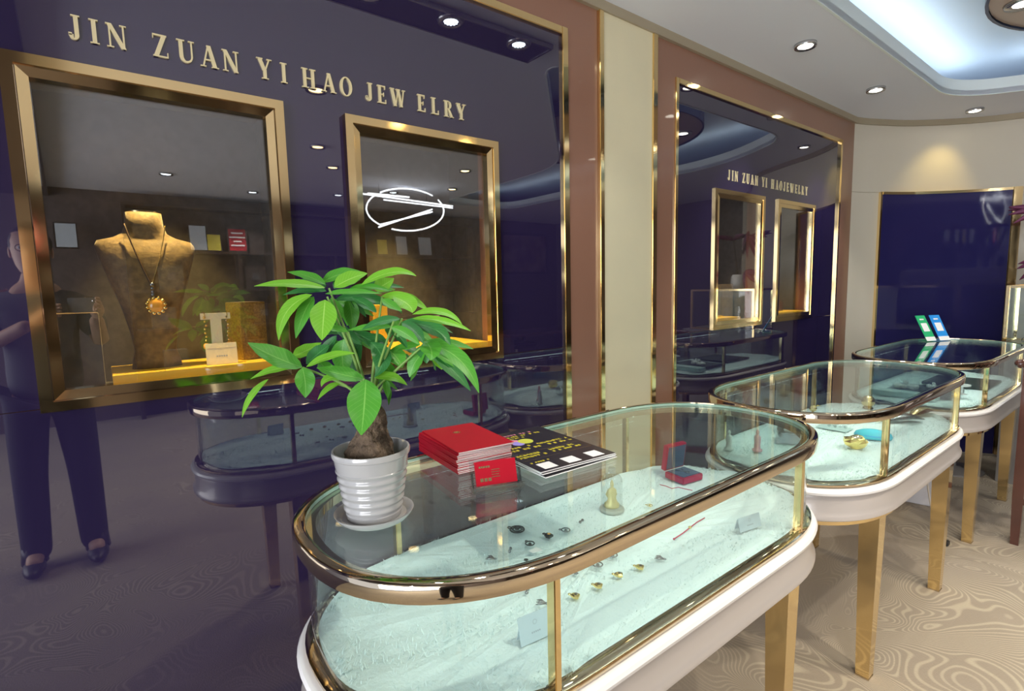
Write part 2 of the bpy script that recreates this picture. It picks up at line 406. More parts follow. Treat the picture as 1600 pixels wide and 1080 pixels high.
# ceiling with the cove opening
def rounded(poly, r, n=8):
    out = []; N_ = len(poly)
    for i in range(N_):
        p = V(poly[i]); a = V(poly[i-1]); b = V(poly[(i+1) % N_]); rr = r[i] if isinstance(r, list) else r
        pa = p+(a-p).normalized()*rr; pb = p+(b-p).normalized()*rr
        for k in range(n+1):
            t = k/n; out.append(((1-t)**2*pa+2*t*(1-t)*p+t*t*pb)[:])
    return out
COVE = rounded([(.56, 1.95), (2.3, 3.70), (4.8, 3.80), (4.9, 5.02), (1.35, 5.10), (.54, 4.60)], [.25, .4, .3, .4, .5, .28])
def curve_slab(name, outer, inner, z0, z1, m):
    cu = bpy.data.curves.new(name, 'CURVE'); cu.dimensions = '2D'; cu.fill_mode = 'BOTH'; cu.extrude = (z1-z0)/2
    for pl in [outer]+inner:
        s = cu.splines.new('POLY'); s.points.add(len(pl)-1); s.use_cyclic_u = True
        for i, p in enumerate(pl): s.points[i].co = (p[0], p[1], 0, 1)
    o = bpy.data.objects.new(name, cu); COL.objects.link(o); bpy.context.view_layer.update()
    me = bpy.data.meshes.new_from_object(o.evaluated_get(bpy.context.evaluated_depsgraph_get()))
    bpy.data.objects.remove(o); me.materials.clear(); me.materials.append(m); me.name = name
    for p in me.polygons: p.material_index = 0
    me.transform(Matrix.Translation((0, 0, (z0+z1)/2)))
    o = bpy.data.objects.new(name, me); COL.objects.link(o); return o
c = curve_slab('ceiling', [(-.6, YF), (XR+.2, YF), (XR+.2, YB+.2), (-.6, YB+.2)], [COVE], ZC, ZC+.03, M['ceil']); c['kind'] = 'structure'
bm = NB(); box(bm, (-.6, YF, 2.90), (XR+.2, YB+.2, 2.95)); struct('ceiling_upper', bm, M['ceilup'])
def ringpoly(bm, outer, inner, z0, z1):
    n = len(outer)
    A = [bm.verts.new((p[0], p[1], z0)) for p in outer]; B = [bm.verts.new((p[0], p[1], z1)) for p in outer]
    C_ = [bm.verts.new((p[0], p[1], z0)) for p in inner]; D = [bm.verts.new((p[0], p[1], z1)) for p in inner]
    for i in range(n):
        j = (i+1) % n
        bm.faces.new((A[i], A[j], B[j], B[i])); bm.faces.new((C_[i], C_[j], D[j], D[i]))
        bm.faces.new((A[i], A[j], C_[j], C_[i])); bm.faces.new((B[i], B[j], D[j], D[i]))
def offs(poly, d):
    out = []; N_ = len(poly)
    for i in range(N_):
        a = V(poly[i-1]); b = V(poly[(i+1) % N_]); t = (b-a)
        if t.length < 1e-9: t = V((1, 0))
        t.normalize(); out.append((poly[i][0]+t.y*d, poly[i][1]-t.x*d))
    return out
area2 = sum(COVE[i-1][0]*COVE[i][1]-COVE[i][0]*COVE[i-1][1] for i in range(len(COVE)))
sg = 1 if area2 > 0 else -1
bm = NB(); ringpoly(bm, offs(COVE, sg*.012), COVE, ZC-.004, ZC+.095); struct('trim_16', bm, M['fascia'], 'auto')
# dark dropped soffit over the near end
bm = NB(); prism(bm, [(.3, YF), (XR, YF), (XR, -.36), (.3, -.13)], 2.50, ZC); struct('ceiling_soffit', bm, M['dark'])

# ------------------------------------------------------------------ navy mirror glass
def gpanel(label, rect, hs):
    bm = NB(); cells(bm, 0, -.0135, -.001, rect, hs)
    tag(finish('mirror_glass_panel', bm, M['navy']), label, 'wall panel')
h = [(f[0]+.006, f[1]-.006, f[2]+.006, f[3]-.006) for f in FR]
gpanel('upper navy mirror glass under the big gold lettering, framing two niches', (YF, 1.5375, 1.152, 2.4095), [(a[0], a[1], max(a[2], 1.152), a[3]) for a in h[:2]])
gpanel('lower navy mirror glass behind the plant and nearest showcase', (YF, 1.5375, 0, 1.150), [])
gpanel('upper navy mirror glass with the small far lettering and two niches', (2.3225, 4.2695, 1.1535, 2.3845), [(a[0], a[1], max(a[2], 1.1535), a[3]) for a in h[2:]])
gpanel('lower navy mirror glass behind the middle showcase', (2.3225, 4.2695, 0, 1.1515), [])

# ------------------------------------------------------------------ niches with gold frames
def frame(f, label, pr=.024):
    y0, y1, z0, z1 = f
    t = thing('display_niche', label, 'frame', (0, (y0+y1)/2, z0))
    def band(i0, i1, x0a, x1a, x0b, nm, m_=M['gold']):
        # a four-sided moulding between inset i0 and i1; front depth x1a outer -> x0b inner
        bm = NB()
        def R(i): return [(y0+i, z0+i), (y1-i, z0+i), (y1-i, z1-i), (y0+i, z1-i)]
        o, n_ = R(i0), R(i1)
        rings = []
        for k in range(4):
            rings.append([(x0a, *o[k]), (x1a, *o[k]), (x0b, *n_[k]), (x0a, *n_[k])])
        Rv = [[bm.verts.new(p) for p in r] for r in rings]
        for k in range(4):
            a, b = Rv[k], Rv[(k+1) % 4]
            for q in range(4): bm.faces.new((a[q], a[(q+1) % 4], b[(q+1) % 4], b[q]))
        return inpar(finish(nm, bm, m_), t)
    band(0, .0235, -.013, pr, pr, 'outer_moulding')
    band(.0235, .026, -.013, pr*.6, pr*.6, 'shadow_groove', M['bronze'])
    band(.026, .047, -.013, pr*.75, pr*.6, 'inner_moulding')
    bm = NB(); box(bm, (-.008, y0+.044, z0+.044), (-.003, y1-.044, z1-.044)); inpar(finish('niche_glass', bm, M['nglass']), t)
    # lining
    bm = NB(); a, b, c_, d_ = y0-.005, y1+.005, z0+.012, z1+.03
    box(bm, (ND-.01, a, c_), (ND, b, d_)); box(bm, (ND, a-.01, c_), (-.10, a, d_)); box(bm, (ND, b, c_), (-.10, b+.01, d_))
    box(bm, (ND, a, c_-.01), (-.10, b, c_)); box(bm, (ND, a, d_), (-.10, b, d_+.01))
    inpar(finish('niche_lining', bm, M['niche']), t)
    return t
lampn = 0
def niche_lamp(y, z, power=6):
    t = thing('niche_downlight', 'tiny warm spotlight in the top of the %s' % {1: 'necklace niche, first from the left', 2: 'niche behind the plant', 3: 'niche under the small lettering, its left one', 4: 'farthest niche on the right'}[y[0]], 'lamp', (-.15, y[1], z))
    bm = NB(); lathe(bm, [(.018, 0), (.024, .0), (.024, .014), (.018, .014)], 20); finish('lamp_ring', bm, M['gold'], t, True)
    bm = NB(); lathe(bm, [(0, .006), (.018, .006), (.018, .012), (0, .012)], 20); finish('lamp_lens', bm, M['lampwarm'], t)
    spot('niche_light', (-.15, y[1], z-.004), power, (1, .66, .22), 62, .7, r=.01)
frame(F1, 'big gold moulded frame round the niche with the necklace bust')
frame(F2, 'gold moulded frame round the niche behind the plant')
frame(F3, 'slim gold frame under the small lettering, nearer of the two', .010)
frame(F4, 'slim gold frame under the small lettering, farther of the two', .010)
for i, (y, f) in enumerate(((.16, F1), (.905, F2), (2.95, F3), (3.64, F4))): niche_lamp((i+1, y), f[3]+.016, 34 if i < 2 else 18)

# ------------------------------------------------------------------ serif letters
TK, TN, SF = .17, .07, .05
def arcpoly(cx, cy, rxo, ryo, rxi, ryi, a0, a1, n=14, dx=0):
    out = []
    for i in range(n+1):
        a = a0+(a1-a0)*i/n; out.append((cx+rxo*math.cos(a), cy+ryo*math.sin(a), cx+rxi*math.cos(a), cy+ryi*math.sin(a)))
    return [[(p[0], p[1]), (q[0], q[1]), (q[2], q[3]), (p[2], p[3])] for p, q in zip(out, out[1:])]
def rc(x0, y0, x1, y1): return [(x0, y0), (x1, y0), (x1, y1), (x0, y1)]
def dg(x0, y0, x1, y1, w_): return [(x0-w_/2, y0), (x0+w_/2, y0), (x1+w_/2, y1), (x1-w_/2, y1)]
def stem(x, top=True, bot=True, w_=TK):
    r = [rc(x-w_/2, 0, x+w_/2, 1)]
    if top: r.append(rc(x-w_/2-.09, 1-SF, x+w_/2+.09, 1))
    if bot: r.append(rc(x-w_/2-.09, 0, x+w_/2+.09, SF))
    return r
def fs(x, y, w_=.3): return rc(x-w_/2, y, x+w_/2, y+SF)
G = {
 'I': (.36, stem(.18)),
 'J': (.46, [rc(.22, .2, .39, 1), rc(.13, 1-SF, .46, 1)] + arcpoly(.20, .2, .19, .22, .02, .15, -PI, 0)[0:] + [rc(.0, .14, .13, .26)]),
 'N': (.80, [rc(.10, 0, .17, 1), rc(.64, 0, .71, 1), dg(.14, 1, .66, 0, .19), fs(.135, 0, .27), fs(.675, 1-SF, .27), rc(.0, 1-SF, .2, 1)]),
 'Z': (.68, [rc(.04, 1-TN, .64, 1), rc(.02, 0, .66, TN), dg(.54, 1, .13, 0, .20), rc(.04, .80, .08, 1), rc(.62, 0, .66, .24)]),
 'U': (.78, [rc(.10, .3, .27, 1), rc(.62, .3, .69, 1), fs(.185, 1-SF, .36), fs(.655, 1-SF, .27)] + arcpoly(.395, .32, .295, .34, .125, .25, -PI, -PI/2) + arcpoly(.395, .32, .295, .34, .225, .25, -PI/2, 0)),
 'A': (.78, [dg(.11, 0, .38, 1, .075), dg(.66, 0, .40, 1, .19), rc(.22, .30, .54, .365), fs(.11, 0, .26), fs(.66, 0, .34)]),
 'Y': (.76, [dg(.14, 1, .38, .42, .19), dg(.64, 1, .40, .42, .08), rc(.30, 0, .47, .46), fs(.14, 1-SF, .32), fs(.64, 1-SF, .26), fs(.385, 0, .36)]),
 'H': (.84, stem(.19)+stem(.65)+[rc(.19, .47, .65, .53)]),
 'O': (.80, arcpoly(.40, .5, .38, .52, .21, .46, 0, 2*PI, 28)),
 'E': (.66, stem(.19, False, False)+[rc(.03, 0, .60, TN), rc(.03, 1-TN, .56, 1), rc(.19, .48, .45, .54), rc(.56, 0, .60, .24), rc(.52, .80, .56, 1), rc(.42, .40, .46, .62)]),
 'W': (1.08, [dg(.14, 1, .36, 0, .18), dg(.58, 1, .36, 0, .07), dg(.56, 1, .78, 0, .18), dg(.96, 1, .78, 0, .07), fs(.14, 1-SF, .3), fs(.55, 1-SF, .3), fs(.96, 1-SF, .22)]),
 'L': (.62, stem(.19, True, False)+[rc(.03, 0, .58, TN), rc(.54, 0, .58, .27)]),
 'R': (.74, stem(.19)+arcpoly(.34, .74, .26, .26, .10, .20, -PI/2, PI/2)+[rc(.19, 1-.06, .34, 1), rc(.19, .48, .34, .54), dg(.36, .50, .64, 0, .17), fs(.66, 0, .22)]),
}
def sign(label, y0, spots, zbase, hgt, dep=.005):
    t = thing('shop_sign', label, 'sign', (0, y0, zbase(y0)))
    for ch, yc, sx in spots:
        wd, polys = G[ch]; bm = NB()
        for i, p in enumerate(polys):
            pts = [(yc+(u-wd/2)*hgt*sx, zbase(yc)+v_*hgt) for u, v_ in p]
            prism(bm, pts, -.0008, dep+.0001*(i % 7), axis=0)
        inpar(finish('letter', bm, M['gold_letter']), t)['label'] = 'gold serif letter ' + ch
    return t
px1 = [('J', 116), ('I', 147), ('N', 182), ('Z', 250), ('U', 290), ('A', 326), ('N', 360), ('Y', 413), ('I', 443), ('H', 482), ('A', 513), ('O', 540), ('J', 576), ('E', 596), ('W', 621), ('E', 658), ('L', 679), ('R', 700), ('Y', 720)]
def yx(px, line): 
    return at(px, line(px), 0, 0).y
l1 = lambda px: 42+(px-107)*(178-42)/(727-107)
sign('large gold lettering JIN ZUAN YI HAO JEWELRY on navy glass above the plant', 0.5, [(c_, yx(p, l1), .92) for c_, p in px1], lambda y: 1.999, .054)
l2 = lambda px: 273+(px-1138)*(299-273)/(1260-1138)
px2 = [('J', 1139), ('I', 1144.8), ('N', 1150.5), ('Z', 1162), ('U', 1168.6), ('A', 1175.4), ('N', 1182), ('Y', 1192.7), ('I', 1197.6), ('H', 1207.3), ('A', 1214), ('O', 1220), ('J', 1225.7), ('E', 1231), ('W', 1237.6), ('E', 1244), ('L', 1249), ('R', 1254.3), ('Y', 1260)]
sign('small gold lettering JIN ZUAN YI HAO JEWELRY above the two far niches', 3.2, [(c_, yx(p, l2), .74) for c_, p in px2], lambda y: 1.975, .056, .0018)

# ------------------------------------------------------------------ ceiling lamps
def downlight(name, loc, label, m_, power, color, r=.05, angle=75, group=None, ring='lampring'):
    t = thing(name, label, 'ceiling light', loc, 0, group)
    bm = NB(); lathe(bm, [(r*.72, -.001), (r, -.006), (r*1.04, 0), (r*1.04, .012), (r*.72, .012)], 28); finish('lamp_ring', bm, M[ring], t, True)
    bm = NB(); lathe(bm, [(0, .004), (r*.72, .004), (r*.72, .010), (0, .010)], 24); finish('lamp_lens', bm, M[m_], t)
    if power: spot('downlight_beam', (loc[0], loc[1], loc[2]-.012), power, color, angle, .5, r=.03)
    return t
z = ZC-.012
downlight('ceiling_downlight', (.335, 2.92, z), 'chrome ringed downlight over the gap between nearest and middle showcases', 'lampneut', 22, NEUT, .05)
downlight('ceiling_downlight', (.315, 3.95, z), 'downlight over the farther end of the wall glass', 'lampneut', 22, NEUT, .05)
downlight('ceiling_downlight', (.58, 5.04, z), 'downlight close to the curved cream wall', 'lampneut', 0, (1, .80, .38), .05, 60)
spot('wall_wash_beam', (.57, 5.02, ZC-.02), 5, (1, .76, .26), 74, 1, (0, math.radians(25), math.radians(-25)))
# long recessed black tray with LED spot heads, seen in the mirror glass
t = thing('recessed_spot_tray', 'long black recessed ceiling tray with white LED heads, above the nearest showcase', 'ceiling light', (.505, 1.2, ZC-.02))
bm = NB(); box(bm, (-.095, -1.1, 0), (.085, .66, .018)); finish('tray', bm, M['dark'], t)
bm = NB()
for a, b in (((-.105, -1.11, -.003), (-.095, .67, .018)), ((.085, -1.11, -.003), (.095, .67, .018)), ((-.095, .66, -.003), (.085, .67, .018))): box(bm, a, b)
finish('tray_rim', bm, M['lampring'], t)
for k in range(4):
    y = .49-.38*k
    bm = NB(); lathe(bm, [(.036, -.012), (.055, -.018), (.062, -.006), (.062, 0), (.036, 0)], 28, (-.055, y, 0)); hd = finish('lamp_head', bm, M['lampring'], t, True)
    bm = NB()
    for q in range(19):
        rr = 0 if q == 0 else (.014 if q < 7 else .027); a = q*PI/3 if q < 7 else q*PI/6
        lathe(bm, [(0, -.010), (.0055, -.010), (.0055, -.006), (0, -.006)], 8, (-.055+rr*math.cos(a), y+rr*math.sin(a), 0))
    finish('led_cluster', bm, M['lampled'], hd)
    spot('tray_beam', (.45, 1.2+y, ZC-.05), 5, (.95, .97, 1), 80, .6)
# discs hung inside the cove
def ceil_disc(label, c, rx, ry, z, lamps, m_, power):
    t = thing('ceiling_disc', label, 'ceiling light', (c[0], c[1], z))
    bm = NB(); lathe(bm, [(0, 0), (.985, 0), (.985, .05), (0, .05)], 64, sx=rx, sy=ry); finish('disc_panel', bm, M['disc'], t, 'auto')
    bm = NB(); lathe(bm, [(.985, -.012), (1, -.012), (1, .09), (.985, .09)], 64, sx=rx, sy=ry); finish('disc_edge', bm, M['discedge'], t, 'auto')
    for i, (x, y) in enumerate(lamps):
        bm = NB(); lathe(bm, [(.045, -.008), (.075, -.012), (.08, 0), (.045, 0)], 24, (x-c[0], y-c[1], 0)); hd = finish('lamp_ring', bm, M['lampring'], t, True)
        bm = NB(); lathe(bm, [(0, -.006), (.045, -.006), (.045, -.001), (0, -.001)], 24, (x-c[0], y-c[1], 0)); finish('lamp_lens', bm, M[m_], hd)
        if power: spot('disc_beam', (x, y, z-.02), power, NEUT if m_ == 'lampneut' else WARM, 90, .7)
    return t
ceil_disc('oval brown disc with ring of lamps hung in the bright ceiling cove', (1.80, 3.72), .92, .85, 2.74, [(1.02, 3.69), (1.25, 4.2), (1.2, 3.25), (1.8, 4.40), (2.35, 4.2)], 'lampneut', 13)
DL = [(2.0, 1.78), (2.16, 2.45), (2.85, 1.5), (3.5, 1.85), (2.95, 3.0), (3.85, 3.4), (1.62, 1.1)]
for i, (x, y) in enumerate(DL):
    downlight('room_downlight', (x, y, z), 'warm downlight in the open middle of the ceiling, seen mirrored in the navy glass', 'lampwarm', 34, (1, .90, .76), .06, 110, 'warm ceiling downlights of the open floor')
for i, (x, y) in enumerate([(4.6, .6), (4.9, 2.4), (5.2, 1.5), (4.4, 2.9), (1.8, -1.2)]):
    downlight('room_downlight', (x, y, z if y > 0 else 2.488), 'white downlight near the certificate shelves, seen mirrored in the niche glass', 'lampled', 34, NEUT, .06, 110, 'white downlights by the shelves')

# ------------------------------------------------------------------ glass showcases
HX, HY, EN, NE = .2962, .7180, .37, 2.36
def outline(d=0, n=18):
    """rounded plan outline of a showcase, offset outward by d"""
    pts = []
    def q(sx, sy, rev):
        seg = []
        for i in range(n+1):
            a = PI/2*i/n
            x = HX*math.cos(a)**(2/NE); y = (HY-EN)+EN*math.sin(a)**(2/NE)
            seg.append((sx*x, sy*y))
        return seg[::-1] if rev else seg
    raw = q(1, 1, False)+q(-1, 1, True)[1:]+q(-1, -1, False)+q(1, -1, True)[1:]
    m_ = len(raw); out = []
    for i in range(m_):
        a = V(raw[i-1]); b = V(raw[(i+1) % m_]); t = (b-a).normalized()
        out.append((raw[i][0]+t.y*d, raw[i][1]-t.x*d))
    return out
def ringprof(bm, prof, mats=None):
    """closed profile (offset,z) swept round the showcase outline"""
    rings = [[bm.verts.new((x, y, z)) for x, y in outline(d)] for d, z in prof]
    n = len(rings[0]); k = len(rings)
    for i in range(k):
        a, b = rings[i], rings[(i+1) % k]
        for j in range(n):
            f = bm.faces.new((a[j], a[(j+1) % n], b[(j+1) % n], b[j]))
            if mats: f.material_index = mats[i]
def slab(bm, d, z0, z1, edge_mat=0):
    o = outline(d); A = [bm.verts.new((x, y, z0)) for x, y in o]; B = [bm.verts.new((x, y, z1)) for x, y in o]; n = len(o)
    bm.faces.new(A[::-1]); bm.faces.new(B)
    for j in range(n):
        f = bm.faces.new((A[j], A[(j+1) % n], B[(j+1) % n], B[j])); f.material_index = edge_mat
GT, PY = .985, .434
def showcase(label, loc):
    t = thing('glass_showcase', label, 'showcase', loc, 0, 'row of round-ended glass showcases')
    bm = NB(); slab(bm, -.002, .975, .983, 1); finish('top_glass', bm, None, t, mats=[M['glass'], M['edge']])
    bm = NB(); ringprof(bm, [(.002, .974), (.002, .985), (.004, .9862), (.016, .9850), (.0195, .983), (.021, .980), (.021, .958), (.0195, .953), (.016, .951), (-.010, .951), (-.020, .955), (-.020, .974)]); finish('top_rim', bm, M['bronze'], t, 'auto')
    bm = NB(); ringprof(bm, [(-.002, .75), (-.002, .951), (-.008, .951), (-.008, .75)], [0, 0, 0, 0]); finish('side_glass', bm, M['glass'], t, 'auto')
    for sx in (1, -1):
        for sy in (1, -1):
            bm = NB(); x = HX-.006; y = PY
            box(bm, (sx*x-.010, sy*y-.007, .748), (sx*x+.010, sy*y+.007, .953), bevel=.0015); finish('corner_post', bm, M['gold'], t)
    bm = NB(); ringprof(bm, [(.004, .735), (.012, .741), (.012, .747), (.002, .751), (-.016, .751), (-.016, .735)]); finish('bottom_rail', bm, M['bronze'], t, 'auto')
    # base moulding: white bead, flat lacquered band, lower bead, gold strip
    bm = NB(); ringprof(bm, [(.0, .735), (.016, .7355), (.024, .732), (.028, .725), (.026, .717), (.018, .712), (.0, .712)]); finish('upper_bead', bm, M['bead'], t, 'auto')
    bm = NB(); ringprof(bm, [(.0, .7125), (.014, .7125), (.016, .70), (.017, .66), (.022, .648), (.026, .640), (.025, .632), (.018, .627), (0, .627)]); finish('base_band', bm, M['case'], t, 'auto')
    bm = NB(); ringprof(bm, [(.0, .6265), (.010, .6265), (.010, .612), (0, .612)]); finish('gold_strip', bm, M['gold'], t, 'auto')
    bm = NB(); slab(bm, -.0005, .615, .7345); finish('base_board', bm, M['case'], t)
    for sx in (1, -1):
        for sy in (1, -1):
            bm = NB(); cx, cy = sx*(HX-.035), sy*(PY-.012); a, b = .031, .021
            A = [(cx+u*b, cy+v_*b, .0) for u, v_ in ((-1,-1),(1,-1),(1,1),(-1,1))]; B = [(cx+u*a, cy+v_*a, .613) for u, v_ in ((-1,-1),(1,-1),(1,1),(-1,1))]
            loft(bm, [A, B]); lg = finish('leg', bm, M['gold'], t)
            bm = NB(); box(bm, (cx-b-.001, cy-b-.001, 0.0005), (cx+b+.001, cy+b+.001, .006)); finish('foot_cap', bm, M['bronze'], lg)
    # fluffy fur lining
    bm = NB(); rnd = random.Random(3)
    o = outline(-.013); g = 2
    rings = [[V((x*s, y*(s if s > .6 else s), .752)) for x, y in o] for s in (1, .93, .82, .66, .48, .28, .1)]
    Rg = [[bm.verts.new((p.x, p.y, .753+.005*math.sin(p.x*31+p.y*17)*math.cos(p.y*23)+rnd.uniform(0, .004))) for p in r] for r in rings]
    n = len(o)
    for a, b in zip(Rg, Rg[1:]):
        for j in range(n): bm.faces.new((a[j], a[(j+1) % n], b[(j+1) % n], b[j]))
    bm.faces.new(Rg[-1])
    for i in range(15000):
        y = rnd.uniform(-HY+.01, HY-.01); x = rnd.uniform(-HX+.014, HX-.014)
        if abs(y) > HY-EN and (abs(x)/(HX-.014))**NE+((abs(y)-(HY-EN))/(EN-.014))**NE > 1: continue
        if rnd.random() < .12:   # taller tufts against the glass
            k = rnd.choice(o); x, y = k[0]*rnd.uniform(.965, .995), k[1]*rnd.uniform(.965, .995)
        a = rnd.uniform(0, 2*PI); L = rnd.uniform(.006, .013); wv = .0011
        b = (x+math.cos(a)*L*.9, y+math.sin(a)*L*.9)
        if abs(b[0]) > HX-.012 or (abs(b[1]) > HY-EN and (abs(b[0])/(HX-.011))**NE+((abs(b[1])-(HY-EN))/(EN-.011))**NE > 1): b = (x*.985, y*.985)
        p = V((x, y, .753)); s = V((-math.sin(a), math.cos(a), 0))*wv
        v1, v2, v3 = bm.verts.new(p-s), bm.verts.new(p+s), bm.verts.new((b[0], b[1], .757+L*rnd.uniform(.15, .6)))
        bm.faces.new((v1, v2, v3))
    me = finish('fur_lining', bm, M['fur'], t)
    # LED strips under the rim
    for sx in (1, -1):
        area('led_strip_light', (sx*(HX-.016), 0, .950), .9, .16, (.80, .97, .97), (0, sx*math.radians(28), 0), .008, parent=t).data.shape = 'RECTANGLE'
    for o2 in t.children:
        if o2.type == 'LIGHT': o2.data.size = .008; o2.data.size_y = .95
    return t
C1 = (.739, .9670, 0); C2 = (.741, 2.4610, 0); C3 = (.7204, 3.97, 0)
case = showcase('nearest glass showcase, the one carrying the potted plant', C1)
c2 = copytree(case); c2.location = C2; c2['label'] = 'middle glass showcase with a gold nugget inside, nothing on its top'
c3 = copytree(case); c3.location = C3; c3['label'] = 'farthest glass showcase with green and blue sign cards on top'
FZ = .760

# ------------------------------------------------------------------ potted plant
pc = V((.722, .366, .9865))
plant = thing('potted_money_tree', 'potted money tree with thick trunk and green leaves on the nearest showcase', 'plant', pc)
bm = NB(); lathe(bm, [(0, 0), (.052, 0), (.063, .006), (.071, .016), (.072, .019), (.067, .018), (.058, .010), (0, .006)], 40); finish('saucer', bm, M['white'], plant, 'auto')
prof = [(0, .0065), (.046, .0065), (.049, .010)]
for i in range(61):
    z_ = .012+.112*i/60; r_ = .0495+.0175*(i/60)
    ridge = .0016*math.sin(i/60*2*PI*8) if 4 < i < 48 else 0
    prof.append((r_+ridge, z_))
prof += [(.0695, .126), (.0705, .132), (.069, .136), (.066, .136), (.064, .130), (.062, .118), (.058, .105), (0, .105)]
bm = NB(); lathe(bm, prof, 48); finish('pot', bm, M['white'], plant, 'auto')
bm = NB(); rnd = random.Random(5); 
lathe(bm, [(0, .114), (.02, .116), (.042, .114), (.0600, .111), (.0600, .106), (0, .106)], 40)
for v_ in bm.verts:
    if v_.co.z > .11: v_.co.z += rnd.uniform(-.002, .003)
finish('soil', bm, M['soil'], plant, True)
bm = NB(); rings = []; NZ = 26
for i in range(NZ+1):
    s = i/NZ; z_ = .108+.112*s
    r_ = .042*(1-s)**.75*1.0+.013*s+.004*math.sin(s*9); cx = .006*s; 
    rings.append([(cx+(r_*(1+.10*math.sin(3*a+s*7)+.05*math.sin(11*a+s*23)+rnd.uniform(-.03, .03)))*math.cos(a), r_*(1+.10*math.sin(3*a+s*7)+.05*math.sin(13*a-s*19)+rnd.uniform(-.03, .03))*math.sin(a), z_) for a in [2*PI*k/40 for k in range(40)]])
loft(bm, rings); finish('trunk', bm, M['bark'], plant, True)
ptop = pc+V((.006, 0, .215)); D0 = depth_of(pc+V((0, 0, .2)))
def cp(x, y): return (360+x*.2963, 400+y*.2963)     # coordinates measured in an enlarged crop of the photograph
def leaf(base, tip, wpx, db, dt, m_, sag=None, roll=0., tilt=.7):
    """db/dt: distance of base/tip behind (+) or before (-) the trunk"""
    b = atd(*cp(*base), D0+db); tp = atd(*cp(*tip), D0+dt)
    mid = (b+tp)/2
    if sag is not None: mid = atd(*cp(*sag), D0+(db+dt)/2)+0*mid
    ctrl = mid*2-(b+tp)/2 if sag is not None else mid+V((0, 0, .14*(tp-b).length))
    L = (tp-b).length; wd = wpx*.2963/F_PX*D0*.5*1.08
    n_ = 14; bm = NB(); rows = []
    toc = (CAM-mid).normalized(); nn0 = (toc*tilt+V((0, 0, 1))*(1-tilt*.4)).normalized()
    uvl = bm.loops.layers.uv.new('uv')
    prev = None
    for i in range(n_+1):
        s = i/n_
        p = b*(1-s)**2+ctrl*2*s*(1-s)+tp*s*s
        tg = ((ctrl-b)*(1-s)+(tp-ctrl)*s).normalized()
        wv = tg.cross(nn0).normalized(); nn = wv.cross(tg).normalized()
        if nn.dot(nn0) < 0: nn = -nn
        if roll: 
            Rm = Matrix.Rotation(roll, 3, tg); wv = Rm @ wv; nn = Rm @ nn
        wf = (math.sin(PI*min(1, s**.85*1.0))**.8)*(1-.25*s) if 0 < s < 1 else 0
        wf = max(wf, .03); r_ = []
        for k in (-1, -.55, 0, .55, 1):
            wav = .06*math.sin(s*17+k*2)*abs(k)
            r_.append((bm.verts.new(p+wv*wd*wf*k*1.0+nn*wd*wf*(abs(k)*.22+wav)), (.5+k*.5, s)))
        rows.append(r_)
    for a, c_ in zip(rows, rows[1:]):
        for k in range(4):
            q = (a[k], a[k+1], c_[k+1], c_[k]); f = bm.faces.new([z_[0] for z_ in q])
            for lp, z_ in zip(f.loops, q): lp[uvl].uv = z_[1]
    me = bpy.data.meshes.new('leaf'); bm.to_mesh(me); bm.free(); me.materials.append(M[m_])
    for p in me.polygons: p.use_smooth = True
    o = bpy.data.objects.new('leaf', me); COL.objects.link(o); o.parent = plant; o.matrix_parent_inverse = Matrix.Translation(pc).inverted()
HUB = {'A': ((520, 170), -.02), 'A2': ((510, 215), -.03), 'B': ((800, 213), .0), 'C': ((905, 330), -.05), 'C2': ((860, 345), -.07), 'D': ((1020, 470), -.03), 'E': ((380, 588), -.04), 'F': ((705, 650), -.06), 'G': ((640, 470), .03), 'H': ((620, 400), -.02), 'K': ((830, 640), -.03), 'X': ((545, 670), -.01)}
